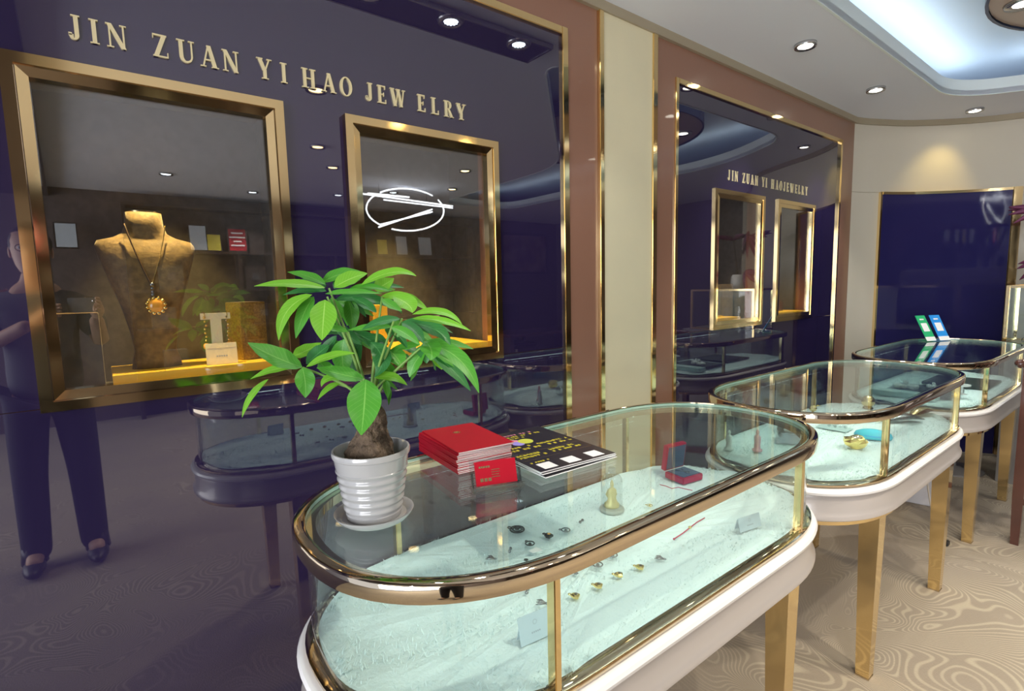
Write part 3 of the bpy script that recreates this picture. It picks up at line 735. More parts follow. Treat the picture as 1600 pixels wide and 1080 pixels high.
LV = [
 ('A', (500,168), (125,160), 56, -.02, -.06, 'leafy', (310,148)), ('A', (500,150), (300,85), 60, .0, .03, 'leafm', (400,105)), ('A', (485,140), (705,92), 78, .03, .05, 'leafm', (590,95)),
 ('A', (548,165), (722,92), 92, -.01, .01, 'leafy', (635,120)), ('A', (690,152), (980,106), 62, .0, -.02, 'leafy', (850,88)), ('B', (760,178), (862,118), 95, .02, .03, 'leafy', (812,152)),
 ('A', (620,180), (850,185), 46, .0, .0, 'leafm', (730,165)), ('A2', (500,200), (800,200), 40, -.02, -.02, 'leafm', (650,190)),
 ('A2', (430,205), (255,445), 66, -.03, -.06, 'leafy', (300,290)), ('A2', (440,215), (345,435), 70, -.01, -.03, 'leafm', (385,310)), ('A2', (500,232), (483,445), 118, -.04, -.07, 'leafy', (490,340)),
 ('A2', (530,220), (560,370), 60, .0, -.01, 'leafm', (560,300)), ('A2', (555,230), (900,290), 74, .02, .02, 'leafd', (720,225)), ('A2', (620,230), (640,400), 76, .03, .03, 'leafm', (640,310)),
 ('B', (795,213), (1045,292), 66, .02, .0, 'leafy', (930,225)), ('B', (860,215), (960,300), 100, .0, -.02, 'leafy', (935,255)), ('B', (800,225), (905,290), 50, -.02, -.03, 'leafm', (850,262)),
 ('B', (640,215), (770,300), 56, .0, -.02, 'leafd', (720,262)),
 ('C', (960,308), (1222,362), 46, -.05, -.09, 'leafy', (1110,296)), ('C', (960,330), (1268,396), 46, -.05, -.08, 'leafy', (1120,345)), ('C', (900,350), (1160,470), 86, -.05, -.06, 'leafd', (1070,385)),
 ('C', (905,350), (1020,465), 62, -.05, -.09, 'leafd', (975,400)), ('C2', (895,332), (690,392), 52, -.06, -.08, 'leafd', (790,348)), ('C2', (850,372), (1000,470), 56, -.07, -.10, 'leafm', (930,415)), ('C2', (850,375), (620,392), 50, -.06, -.05, 'leafm', (735,378)),
 ('C2', (870,340), (880,430), 60, -.04, -.04, 'leafm', (885,385)),
 ('D', (1020,462), (1310,722), 88, -.04, -.07, 'leafm', (1200,540)), ('D', (1020,455), (1282,492), 52, -.01, .0, 'leafm', (1160,462)), ('D', (1030,450), (1055,552), 96, -.05, -.09, 'leafm', (1060,500)), ('D', (1060,500), (1190,592), 54, -.01, .0, 'leafm', (1135,540)), ('D', (1030,500), (945,640), 76, -.02, -.02, 'leafm', (975,560)),
 ('D', (1060,520), (1115,600), 60, .0, .0, 'leafy', (1100,560)), ('D', (1000,470), (830,505), 50, -.01, .0, 'leafm', (915,480)),
 ('E', (378,588), (92,458), 112, -.05, -.08, 'leafm', (230,530)), ('E', (330,530), (480,458), 78, .0, .02, 'leafy', (400,500)), ('E', (345,588), (105,650), 52, -.05, -.05, 'leafy', (230,600)), ('E', (200,650), (62,852), 32, -.05, -.08, 'leafy', (110,740)),
 ('E', (380,590), (395,748), 88, -.05, -.06, 'leafm', (395,670)), ('E', (400,585), (658,515), 56, -.05, -.08, 'leafy', (530,530)), ('E', (400,570), (520,470), 84, -.01, .0, 'leafd', (470,510)),
 ('F', (715,652), (690,945), 148, -.07, -.11, 'leafm', (705,800)), ('F', (705,650), (455,590), 84, -.05, -.07, 'leafm', (575,622)), ('K', (760,640), (932,682), 56, -.03, -.03, 'leafy', (850,640)), ('K', (815,650), (830,752), 34, -.02, -.02, 'leafm', (825,700)), ('X', (580,672), (460,760), 34, -.02, -.04, 'leafy', (515,700)),
 ('F', (700,655), (480,690), 50, -.04, -.06, 'leafy', (540,640)), ('G', (600,440), (610,640), 100, .0, .0, 'leafm', (590,540)), ('G', (690,450), (620,640), 96, .03, .03, 'leafd', (640,550)), ('H', (740,455), (760,640), 90, -.02, -.04, 'leafd', (800,545)),
 ('G', (560,420), (450,560), 60, .02, .02, 'leafd', (500,500)), ('G', (700,450), (830,470), 70, .02, .01, 'leafd', (770,440)), ('K', (840,500), (905,590), 92, -.01, -.02, 'leafm', (880,540)), ('K', (800,560), (860,660), 60, .0, .0, 'leafm', (840,610)),
 ('H', (560,370), (690,470), 66, .0, -.01, 'leafd', (620,420)), ('G', (520,460), (600,520), 60, .03, .03, 'leafm', (565,480)), ('H', (620,400), (430,370), 44, -.03, -.04, 'leafm', (530,380)), ('H', (640,400), (850,540), 76, .02, .0, 'leafd', (760,460)),
 ('G', (470,560), (560,640), 70, .01, .0, 'leafm', (510,600)), ('K', (900,480), (1000,520), 60, .02, .03, 'leafd', (950,490)),
]
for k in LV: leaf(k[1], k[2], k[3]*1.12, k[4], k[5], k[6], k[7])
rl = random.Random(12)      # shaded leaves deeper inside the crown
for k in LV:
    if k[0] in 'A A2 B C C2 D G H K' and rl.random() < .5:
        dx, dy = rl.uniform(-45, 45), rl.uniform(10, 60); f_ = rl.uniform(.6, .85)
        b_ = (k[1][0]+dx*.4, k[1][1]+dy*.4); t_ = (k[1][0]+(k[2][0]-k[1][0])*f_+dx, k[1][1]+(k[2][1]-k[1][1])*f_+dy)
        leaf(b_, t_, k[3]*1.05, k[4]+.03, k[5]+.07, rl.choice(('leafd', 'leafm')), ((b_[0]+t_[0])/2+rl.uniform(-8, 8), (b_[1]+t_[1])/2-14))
for k, (p, d) in HUB.items():
    e = atd(*cp(*p), D0+d); m_ = ptop.lerp(e, .45)+V((0, 0, .012))
    bm = NB(); tube(bm, [q-pc for q in bez([ptop-V((0, 0, .01)), ptop.lerp(m_, .6)+V((0, 0, .015)), m_, e], 10)], [.0034-.0016*i/10 for i in range(11)], 6)
    finish('branch', bm, M['stem'], plant, True)

# ------------------------------------------------------------------ booklets, card stand, brochures on the glass
bk_c = V((.522, .690, 0)); ang = math.atan2(-.022, .227)
wx, wy, th = .226, .146, .0036
bk = thing('booklet', '', 'booklet', (bk_c.x, bk_c.y, .9865), ang, 'stack of red booklets')
bm = NB(); box(bm, (-wx/2, -wy/2, th-.0006), (wx/2, wy/2, th)); box(bm, (-wx/2, -wy/2, 0), (wx/2, wy/2, .0006)); box(bm, (-wx/2, -wy/2-.0007, 0), (wx/2, -wy/2, th)); finish('cover', bm, M['red'], bk)
bm = NB(); box(bm, (-wx/2+.0005, -wy/2, .0007), (wx/2-.0005, wy/2-.0005, th-.0007)); finish('pages', bm, M['paper'], bk)
names_ = ['bottom booklet of the red stack, lying on the glass'] + ['red booklet inside the stack, %s' % s for s in ('second from the bottom', 'third from the bottom', 'fourth from the bottom', 'fifth from the bottom', 'sixth from the bottom', 'seventh from the bottom', 'seventh from the top', 'sixth from the top', 'fifth from the top', 'fourth from the top', 'third from the top', 'second from the top')] + ['top red booklet of the stack with a small gold emblem on its cover']
rnd = random.Random(11)
for i in range(14):
    o = bk if i == 0 else copytree(bk)
    top = i == 13
    o.location = (bk_c.x+rnd.uniform(-.002, .002)+(.004 if top else 0), bk_c.y+rnd.uniform(-.0015, .0015)+(.006 if top else 0), .9865+i*.0037)
    o.rotation_euler.z = ang+rnd.uniform(-.012, .012)+(-.02 if top else 0); o['label'] = names_[i]
    if top:
        bm = NB(); lathe(bm, [(0, 0), (.007, 0), (.007, .0003), (0, .0003)], 20, (-.045, -.005, th)); lathe(bm, [(.009, 0), (.0105, 0), (.0105, .0003), (.009, .0003)], 24, (-.045, -.005, th)); finish('emblem', bm, M['gold_satin'], o)
# acrylic stand with red cards
st = thing('card_holder', 'clear acrylic card holder standing in front of the red booklets', 'card holder', (.745, .629, .9865), math.atan2(.130, .046)-PI/2+PI/2)
# local x = width, local -y = toward the viewer
def tilted(bm, a, b, ang_, piv): box(bm, a, b, Matrix.Translation(piv) @ Matrix.Rotation(ang_, 4, 'X'))
bm = NB(); box(bm, (-.056, -.026, 0), (.056, .012, .004), bevel=.001); box(bm, (-.056, -.026, .004), (.056, -.022, .013)); finish('base', bm, M['acrylic_base'], st)
bm = NB(); tilted(bm, (-.054, 0, 0), (.054, .0025, .060), -.32, V((0, -.002, .004))); finish('back_plate', bm, M['acrylic'], st)
for s_ in (-.0525, .0525):
    bm = NB(); tilted(bm, (s_-.0015, -.006, 0), (s_+.0015, .0, .034), -.32, V((0, -.006, .004))); finish('side_lip', bm, M['acrylic_base'], st)
cards = thing('name_card_stack', 'red name cards leaning in the clear acrylic holder', 'card', (.745, .629, .9905), st.rotation_euler.z)
bm = NB(); tilted(bm, (-.045, -.0065, .004), (.045, -.001, .054), -.32, V((0, -.004, .0))); finish('card_block', bm, M['red'], cards)
bm = NB()
rn = random.Random(2)
for (x, z_, n_, h_) in ((-.037, .040, 5, .004), (-.036, .012, 3, .007), (-.010, .034, 9, .0016), (-.010, .029, 9, .0016), (-.010, .024, 8, .0016), (-.010, .019, 9, .0016)):
    for i in range(n_): tilted(bm, (x+i*h_*1.25, -.0070, z_), (x+i*h_*1.25+h_, -.0063, z_+h_), -.32, V((0, -.004, 0)))
finish('gold_print', bm, M['gold_satin'], cards)
# brochures
pc_ = [V((.462, .993)), V((.775, .968)), V((.776, .733)), V((.451, .757))]
bc = sum((p for p in pc_), V((0, 0)))/4; ba = math.atan2(-.025, .313)
bl, bw = .318, .228
br_names = ['lowest black brochure under the others, beside the red booklets', 'second black brochure from the bottom of the loose pile', 'third black brochure, just under the printed top one', 'top black brochure with yellow writing and coloured circles']
for i in range(4):
    t = thing('brochure', br_names[i], 'brochure', (bc.x+(.006, -.003, .003, 0)[i], bc.y+(-.004, .005, -.002, 0)[i], .9865+.0031*i), ba+(.05, -.03, .02, 0)[i], 'pile of black brochures')
    bm = NB(); box(bm, (-bl/2, -bw/2, .0003), (bl/2, bw/2, .0026)); finish('pages', bm, M['paper'], t)
    bm = NB(); box(bm, (-bl/2, -bw/2, .0026), (bl/2, bw/2, .003)); cv = finish('cover', bm, M['black'], t)
    if i == 3:
        zt = .0031
        # reading direction runs along +y (away to the right), lines step along +x toward the viewer
        def row(x, y0, y1, hh, m_, seed, dens=.82):
            rr = random.Random(seed); bm = NB(); y = y0
            while y < y1:
                cw = hh*.9
                if rr.random() < dens:
                    for q in range(3): # broken strokes of a printed character
                        if rr.random() < .85: box(bm, (x-hh/2+q*hh*.36, y, zt), (x-hh/2+q*hh*.36+hh*.2, y+cw*.85, zt+.0002))
                    a = y+rr.choice((0, .35, .65))*cw; box(bm, (x-hh/2, a, zt), (x+hh/2, a+cw*.2, zt+.0002))
                y += cw*1.12
            finish('printed_line', bm, m_, cv)
        row(-.125, -.03, .06, .010, M['pink'], 1); row(-.108, -.085, .075, .009, M['yellow'], 2); row(-.092, -.09, .02, .008, M['yellow'], 3)
        row(-.02, -.095, -.02, .010, M['yellow'], 4); row(-.018, .005, .10, .010, M['yellow'], 5); row(.0, -.095, .03, .011, M['yellow'], 6); row(.002, .045, .105, .010, M['yellow'], 16)
        row(.042, -.10, -.03, .010, M['yellow'], 7); row(.040, .0, .08, .010, M['yellow'], 8); row(.058, -.10, -.02, .010, M['yellow'], 9); row(.056, .0, .09, .009, M['yellow'], 10)
        row(.100, -.10, -.045, .007, M['yellow'], 12)
        for j, (x, y, r_, mm) in enumerate(((-.068, -.035, .017, 'pink'), (-.048, -.034, .017, 'violet'), (-.056, -.006, .021, 'lime'))):
            bm = NB(); lathe(bm, [(0, 0), (r_, 0), (r_, .0002+.0001*j), (0, .0002+.0001*j)], 24, (x, y, zt)); finish('colour_dot', bm, M[mm], cv)
        for y in (-.075, -.005, .068):
            bm = NB(); box(bm, (.112, y-.019, zt), (.150, y+.019, zt+.0002)); finish('white_square', bm, M['paper'], cv)
        bm = NB(); box(bm, (.026, -.105, zt), (.0272, .108, zt+.0002)); box(bm, (.078, -.105, zt), (.0792, .108, zt+.0002)); box(bm, (.026, .107, zt), (.079, .108, zt+.0002)); finish('gold_rule', bm, M['gold_satin'], cv)

# ------------------------------------------------------------------ figures and jewellery
def figure(name, label, cat, loc, H, body, m_, seated=True, rz=0):
    t = thing(name, label, cat, loc, rz)
    bm = NB()
    k = H
    loft(bm, [[(k*(cx+rx*math.cos(a)), k*(cy+ry*math.sin(a)), k*z_) for a in [2*PI*i/20 for i in range(20)]] for z_, rx, ry, cx, cy in body])
    finish('figure_body', bm, m_, t, True)
    return t
def dome(loc):
    t = thing('glass_dome', 'clear glass dome with round knob over the golden figure', 'dome', loc)
    bm = NB(); lathe(bm, [(.031, .008), (.031, .085), (.030, .095), (.024, .104), (.012, .110), (0, .112)], 36); lathe(bm, [(0, .110), (.003, .1105), (.009, .1135), (.0115, .120), (.009, .1275), (0, .131)], 24); finish('dome_glass', bm, M['acrylic'], t, True)
    bm = NB(); lathe(bm, [(0, 0), (.035, 0), (.036, .003), (.035, .007), (.032, .009), (0, .009)], 40); finish('dome_base', bm, M['stone'], t, 'auto')
    return t
SEAT = [(0, .34, .26, 0, 0), (.06, .36, .28, 0, 0), (.14, .35, .27, 0, -.02), (.20, .26, .20, 0, .02), (.30, .20, .14, 0, .03), (.5, .215, .13, 0, .03), (.62, .225, .12, 0, .03), (.70, .13, .08, 0, .03), (.73, .055, .05, 0, .03), (.77, .075, .07, 0, .02), (.84, .09, .09, 0, .02), (.91, .075, .075, 0, .03), (.94, .045, .045, 0, .03), (.98, .035, .035, 0, .03), (1.0, .01, .01, 0, .03)]
STAND = [(0, .2, .2, 0, 0), (.08, .22, .22, 0, 0), (.12, .14, .14, 0, 0), (.3, .13, .12, 0, 0), (.5, .15, .12, 0, 0), (.66, .16, .1, 0, 0), (.74, .10, .07, 0, 0), (.77, .045, .045, 0, 0), (.81, .07, .07, 0, 0), (.87, .085, .085, 0, 0), (.93, .07, .07, 0, 0), (.97, .035, .035, 0, 0), (1, .01, .01, 0, 0)]
dl = at(956, 797, 2, FZ-.002)
dome((dl.x, dl.y, FZ-.002))
fg = figure('buddha_figurine', 'small matte gold seated figure inside the glass dome', 'figurine', (dl.x, dl.y, FZ+.0075), .082, SEAT, M['buddha'], rz=-2.2)
fg.scale = (.74, .74, 1)
bm = NB(); 
for s in (1, -1): tube(bm, [(s*.013, -.001, .050), (s*.019, -.008, .036), (s*.008, -.018, .022), (0, -.020, .018)], [.0045, .0042, .0036, .003], 8)
finish('arms', bm, M['buddha'], fg, True)
bm = NB(); sphere(bm, (0, -.018, .022), .006, (1, 1, .7)); finish('alms_bowl', bm, M['jewel_gold'], fg, True)
# ring box with chain
rb = at(1071, 748, 2, FZ)
t = thing('ring_box', 'open red jewellery box with dark blue lining beside the glass dome', 'jewellery box', (rb.x-.004, rb.y-.004, FZ), math.radians(82))
t.scale = (1.2, 1.2, 1.2)
bm = NB(); box(bm, (-.038, -.034, 0), (.038, .034, .018), bevel=.002); finish('box_base', bm, M['boxred'], t)
bm = NB(); box(bm, (-.033, -.029, .0178), (.033, .029, .0198)); finish('lining', bm, M['boxblue'], t)
Rl = Matrix.Translation((0, .034, .018)) @ Matrix.Rotation(math.radians(8), 4, 'X')
bm = NB(); box(bm, (-.038, 0, 0), (.038, .016, .074), Rl, bevel=.002); lid = finish('box_lid', bm, M['boxred'], t)
bm = NB(); box(bm, (-.033, -.0015, .005), (.033, .0, .069), Rl); finish('lid_lining', bm, M['boxblue'], lid)
bm = NB(); tube(bm, [(-.012, .02, .0205), (-.004, .004, .021), (0, -.006, .022), (.004, .004, .021), (.012, .02, .0205)], .0008, 5); tube(bm, [(.006*math.cos(a), -.012+.006*math.sin(a), .022) for a in [2*PI*i/14 for i in range(14)]], .0011, 5, True)
finish('silver_pendant', bm, M['jewel_silver'], t, True)
def pend(px, py, kind, label, group=None, name='pendant', scale=1., m_='jewel_silver', rz=None):
    p = at(px, py, 2, FZ+.003); rn_ = random.Random(int(px*7+py))
    rz = rn_.uniform(-.4, .4)+1.9 if rz is None else rz
    t = thing(name, label, {'ring': 'pendant', 'stud': 'earring', 'gold': 'pendant', 'filigree': 'brooch', 'leafy': 'pendant', 'drop': 'pendant', 'bits': 'pendant'}[kind], (p.x, p.y, FZ+.002), rz, group)
    s = scale*.001*(1.35 if kind in ('stud', 'gold') else 1.6); mm = M[m_]
    circ = lambda cx, cy, r_, z_=1.5, n_=20: [(s*(cx+r_*math.cos(a)), s*(cy+r_*math.sin(a)), s*z_) for a in [2*PI*i/n_ for i in range(n_)]]
    bm = NB()
    if kind == 'ring':
        tube(bm, circ(0, 0, 7), s*1.0, 6, True); bl_ = NB(); tube(bl_, circ(0, 9.3, 2, 1.5, 12), s*.7, 6, True); lathe(bm, [(0, 0), (3*s, 0), (2*s, 2.4*s), (0, 3*s)], 8)
        finish('pendant_body', bm, mm, t, True); finish('bail', bl_, mm, t, True)
    elif kind == 'gold' or kind == 'drop':
        loft(bm, [[(s*sc_*x, s*sc_*y, s*z_) for x, y in ((-5, -6), (5, -6), (6.5, 0), (2.5, 7), (-2.5, 7), (-6.5, 0))] for z_, sc_ in ((0, 1), (3, 1), (5, .6))]); finish('pendant_body', bm, mm, t)
        bm = NB(); sphere(bm, (0, -1*s, 5.2*s), 2.8*s, (1, 1, .5), 10, 6); finish('gem', bm, M['jewel_dark'] if m_ == 'jewel_gold' else M['amber'], t, True)
        bm = NB(); tube(bm, circ(0, 9.2, 2.2, 2, 12), s*.8, 6, True); finish('bail', bm, mm, t, True)
    elif kind == 'stud':
        for k in range(5): sphere(bm, (2.6*s*math.cos(k*1.257), 2.6*s*math.sin(k*1.257), 2*s), 1.8*s, (1, 1, .7), 8, 5)
        sphere(bm, (0, 0, 2.8*s), 1.7*s, n=8, m_=5); finish('flower', bm, mm, t, True)
    elif kind == 'filigree':
        tube(bm, circ(0, 0, 12), s*1.3, 6, True); tube(bm, circ(0, 0, 7), s*1.0, 6, True)
        for k in range(8):
            a = k*PI/4; tube(bm, circ(9.5*math.cos(a), 9.5*math.sin(a), 2.4, 2, 10), s*.7, 5, True)
        sphere(bm, (0, 0, 2.5*s), 4*s, (1, 1, .5), 12, 6); finish('brooch_body', bm, mm, t, True)
        bm = NB(); tube(bm, circ(0, 15, 3, 1.5, 12), s*.9, 6, True); finish('bail', bm, mm, t, True)
    elif kind == 'leafy':
        for k in (-1, 0, 1):
            tube(bm, [(s*k*1.5, -6*s, 1.5*s), (s*k*4, 0, 2.5*s), (s*k*5, 6*s, 1.5*s)], [s*.5, s*1.6, s*.4], 6)
        finish('leaf_spray', bm, mm, t, True)
        bm = NB(); tube(bm, circ(0, -8, 1.8, 1.5, 10), s*.7, 6, True); finish('bail', bm, mm, t, True)
    elif kind == 'bits':
        sphere(bm, (-4*s, 0, 2*s), 2.6*s, n=8, m_=6); sphere(bm, (4*s, 2*s, 2*s), 2.6*s, n=8, m_=6); tube(bm, [(-4*s, 0, 2*s), (0, 3*s, 1.5*s), (4*s, 2*s, 2*s)], .6*s, 5); finish('pendant_body', bm, mm, t, True)
    return t
pend(808, 828, 'filigree', 'large dark round filigree brooch lying on the white fur', m_='jewel_dark')
SV = [(857, 838, 'drop', 'jewel_dark', 'dark drop pendant just right of the large filigree brooch'), (884, 829, 'ring', 'jewel_silver', 'silver ring pendant in the back row, between a dark drop and a twin bead piece'),
 (909, 816, 'bits', 'jewel_silver', 'silver twin bead pendant nearest the glass dome'), (828, 850, 'ring', 'jewel_dark', 'dark oval pendant just below the large filigree brooch'), (798, 861, 'bits', 'jewel_silver', 'thin twin bead pendant below left of the filigree brooch'),
 (766, 873, 'leafy', 'jewel_silver', 'small spray pendant at the near left end of the rows'), (822, 876, 'stud', 'jewel_dark', 'tiny dark stud near the front metal rim'),
 (957, 868, 'ring', 'jewel_silver', 'silver ring pendant just behind the front glass, right of the near post'), (985, 852, 'bits', 'jewel_silver', 'silver twin bead pendant under the front rim, toward the gold studs'), (934, 883, 'ring', 'jewel_silver', 'faint open ring pendant between two front rows'),
 (900, 897, 'stud', 'jewel_silver', 'tiny silver stud close to the near front post'), (1030, 873, 'leafy', 'jewel_silver', 'thin silver spray pendant right of the gold pendants'),
 (825, 925, 'bits', 'jewel_silver', 'small silver piece above the upright card at the rounded end'), (845, 943, 'leafy', 'jewel_silver', 'small silver spray beside the upright card at the rounded end')]
for px_, py_, kd, mm, lb in SV: pend(px_, py_, kd, lb, 'silver pieces laid in rows on the white fur', m_=mm, name='silver_pendant')
for px_, py_, lb in ((935, 916, 'gold pendant with dark gem, lowest of the gold four'), (967, 899, 'gold pendant with dark gem, middle of the gold row'), (1000, 887, 'gold pendant, upper right end of the gold row'), (899, 932, 'gold pendant next to the near front post')):
    pend(px_, py_, 'gold', lb, 'gold pendants in a slanting row', m_='jewel_gold', name='gold_pendant')
for px_, py_, lb in ((1026, 827, 'gold flower stud nearest the near post, first of the gold five'), (1041, 821, 'second gold flower stud counted from the near post'), (1056, 815, 'middle gold flower stud of the gold five'), (1069, 808, 'fourth gold flower stud counted from the near post'), (1083, 803, 'last gold flower stud, nearest the upright grey card')):
    pend(px_, py_, 'stud', lb, 'gold flower studs under the front rim', m_='jewel_gold', name='flower_earring')
pend(1015, 790, 'ring', 'small gold ring pendant on the fur right of the glass dome', m_='jewel_gold', scale=.7)
# white scrap, red cord bracelet, cards
def polybox(name, label, cat, pts, h_, m_, z0=FZ+.002):
    c_ = sum((p for p in pts), V((0, 0, 0)))/len(pts); t = None
    bm = NB(); prism(bm, [(p.x-c_.x, p.y-c_.y) for p in pts], 0, h_); o = finish(name, bm, m_, loc=(c_.x, c_.y, z0)); return tag(o, label, cat)
polybox('paper_tag', 'small folded white paper tag lying on the fur among silver pieces', 'tag', [at(*p, 2, FZ+.003) for p in ((826, 861), (838, 855), (848, 860), (832, 864))], .0015, M['paper'])
a, b = at(1053, 843, 2, FZ+.004), at(1101, 810, 2, FZ+.004); mid = (a+b)/2
t = thing('red_cord_bracelet', 'red cord bracelet with a gold bead laid straight on the fur', 'bracelet', (mid.x, mid.y, FZ+.002))
bm = NB(); tube(bm, [a-mid+V((0, 0, .003)), (a-mid)*.5+V((.002, 0, .004)), V((0, 0, .004)), (b-mid)*.5+V((-.002, .001, .004)), b-mid+V((0, 0, .003))], .0016, 6); sphere(bm, (a-mid)*1.0+V((0, 0, .003)), .003, n=8, m_=6); finish('cord', bm, M['redcord'], t, True)
bm = NB(); sphere(bm, (0, 0, .005), .0048, (1, 1, .7), 12, 8); finish('gold_bead', bm, M['jewel_gold'], t, True)
pts = [at(*p, 2, FZ+.003) for p in ((1031, 758), (1040, 760), (1050, 764), (1060, 762), (1072, 765), (1082, 767))]; m0 = pts[0].copy()
t = thing('red_necklace_cord', 'loose red string curling in front of the open red box', 'cord', (m0.x, m0.y, FZ+.002)); bm = NB(); tube(bm, [p-m0+V((0, 0, 0.002)) for p in pts], .0013, 6); finish('string', bm, M['redcord'], t, True)
def upright_card(label, base_a, base_b, hgt, lean, m_='card', marks=True, z0=FZ):
    a, b = at(*base_a, 2, z0), at(*base_b, 2, z0); c_ = (a+b)/2; wd = (b-a).length; rz = math.atan2(b.y-a.y, b.x-a.x)
    t = thing('display_card', label, 'card', (c_.x, c_.y, z0), rz)
    Rm = Matrix.Rotation(-lean, 4, 'X')
    bm = NB(); box(bm, (-wd/2, 0, 0), (wd/2, .0018, hgt), Rm); box(bm, (-wd/2+.004, .0015, .0), (wd/2-.004, .003, hgt*.8), Matrix.Translation((0, .02, 0)) @ Matrix.Rotation(.25, 4, 'X')); finish('card_sheet', bm, M[m_], t)
    if marks:
        bm = NB()
        for k in range(5): box(bm, (-wd*.14+k*wd*.06, -.0004, hgt*.30), (-wd*.14+k*wd*.06+wd*.035, .0, hgt*.30+wd*.04), Rm)
        for a_ in range(10):
            ang_ = a_*PI/5; box(bm, (-.0006+.004*math.cos(ang_), -.0004, hgt*.66+.004*math.sin(ang_)), (.0006+.004*math.cos(ang_), 0, hgt*.66+.004*math.sin(ang_)+.0012), Rm)
        finish('card_print', bm, M['cardgrey'], t)
    return t
upright_card('grey upright card at the rounded near end, left of the front post', (815, 1012), (864, 990), .050, .25)
upright_card('grey upright card near the far front post of the nearest showcase', (1157, 833), (1190, 822), .036, .25)
# figures and things in the middle showcase
p = at(1183, 705, 2, FZ); figure('pink_figurine', 'small translucent pink standing figure at the near end of the middle showcase', 'figurine', (p.x, p.y, FZ), .085, SEAT[:0]+STAND, M['pinkres'])
p = at(1233, 690, 2, FZ); t = thing('acrylic_block', 'clear slanted acrylic display block right of the pink figure', 'display block', (p.x, p.y, FZ), .5)
bm = NB(); loft(bm, [[(-.05, -.04, 0), (.05, -.04, 0), (.05, .04, 0), (-.05, .04, 0)], [(-.03, -.03, .045), (.045, -.03, .045), (.045, .03, .045), (-.03, .03, .045)]]); finish('block', bm, M['acrylic'], t)
bm = NB(); box(bm, (-.02, -.02, .045), (.03, .02, .050)); finish('block_top', bm, M['stone'], t)
p = at(1336, 700, 2, FZ); t = thing('gold_nugget', 'faceted gold nugget pendant on the fur beside the turquoise cloth', 'ornament', (p.x, p.y, FZ), .6)
bm = NB(); sphere(bm, (0, 0, .024), .038, (1.15, .8, .72), 9, 6)
for v_ in bm.verts: v_.co += V((random.uniform(-.004, .004), random.uniform(-.004, .004), random.uniform(-.003, .003)))
finish('nugget_body', bm, M['jewel_gold'], t)
bm = NB(); sphere(bm, (0, -.012, .044), .014, (1.5, .6, .6), 10, 6); finish('nugget_crest', bm, M['bronze'], t, True)
p = at(1364, 685, 2, FZ); o = thing('turquoise_pouch', 'turquoise cloth pouch behind the gold nugget', 'pouch', (p.x, p.y, FZ), .3)
bm = NB(); loft(bm, [[(.062*s_*math.cos(a)*(1+.06*math.sin(5*a)), .030*s_*math.sin(a), z_) for a in [2*PI*i/24 for i in range(24)]] for z_, s_ in ((0, 1), (.010, 1.06), (.024, .95), (.034, .6), (.038, .25))]); finish('pouch_cloth', bm, M['turq'], o, True)
bm = NB(); tube(bm, [(.06*math.cos(a), .031*math.sin(a), .014) for a in [2*PI*i/30 for i in range(30)]], .0012, 5, True); finish('seam', bm, M['blue'], o, True)
p = at(1356, 638, 2, FZ); t = thing('golden_ball', 'shiny golden ball ornament toward the back of the middle showcase', 'ornament', (p.x, p.y, FZ))
bm = NB(); sphere(bm, (0, 0, .036), .030, n=20, m_=14); finish('ball', bm, M['gold_satin'], t, True); bm = NB(); lathe(bm, [(0, 0), (.024, 0), (.022, .006), (.012, .010), (0, .010)], 24); finish('foot', bm, M['bronze'], t, 'auto')
for i, (px_, py_, lb, sc_, rz_) in enumerate(((1410, 660, 'satin silver leaf ornament in the right half of the middle showcase', 1.0, .9), (1440, 648, 'satin gold leaf ornament beside the farther front post', .9, 1.4))):
    p = at(px_, py_, 2, FZ); t = thing('leaf_ornament', lb, 'ornament', (p.x, p.y, FZ), rz_)
    bm = NB(); rows = []
    for k in range(13):
        s_ = k/12; wv = .034*math.sin(PI*s_)**.8+.001; z_ = .006+.024*math.sin(PI*s_*.9)
        rows.append([(-.10+.2*s_, -wv, z_*.7), (-.10+.2*s_, 0, z_+.012*math.sin(PI*s_)), (-.10+.2*s_, wv, z_*.7), (-.10+.2*s_, 0, z_+.012*math.sin(PI*s_)-.004)])
    loft(bm, rows); finish('leaf_shell', bm, M['jewel_silver'] if i == 0 else M['gold_satin'], t, True)
    bm = NB(); tube(bm, [(-.12, 0, .004), (-.10, 0, .006), (0, 0, .040), (.1, 0, .012)], .002, 6); finish('midrib', bm, M['gold_satin'], t, True)
p = at(1207, 618, 2, FZ); t = thing('dark_incense_burner', 'dark bronze dome burner at the back left of the middle showcase', 'burner', (.60, 2.30, FZ))
bm = NB(); lathe(bm, [(0, 0), (.045, 0), (.050, .010), (.046, .030), (.030, .052), (.008, .062), (0, .070)], 28); finish('burner_body', bm, M['velvet_dark'], t, True)
bm = NB(); sphere(bm, (0, 0, .073), .006, n=10, m_=8); finish('knob', bm, M['bronze'], t, True)
t = thing('gold_stand_ornament', 'small gold perched ornament on the fur behind the front glass, middle showcase', 'ornament', (.56, 2.62, FZ), .4)
bm = NB(); lathe(bm, [(0, 0), (.026, 0), (.022, .006), (.005, .012), (.004, .030), (.014, .036), (.018, .048), (.010, .058), (0, .060)], 20); finish('ornament_body', bm, M['gold_satin'], t, True); bm = NB(); tube(bm, [(.0, 0, .05), (.02, 0, .062), (.034, 0, .058)], [.004, .003, .001], 6); finish('spout', bm, M['jewel_gold'], t, True)
t = thing('crystal_cluster', 'cluster of clear crystal drops near the centre of the middle showcase', 'ornament', (.70, 2.50, FZ))
bm = NB(); rn = random.Random(8)
for i in range(26): sphere(bm, (rn.uniform(-.05, .05), rn.uniform(-.03, .03), .008+rn.uniform(0, .03)), rn.uniform(.004, .008), n=8, m_=6)
finish('crystal_drops', bm, M['acrylic'], t, True)
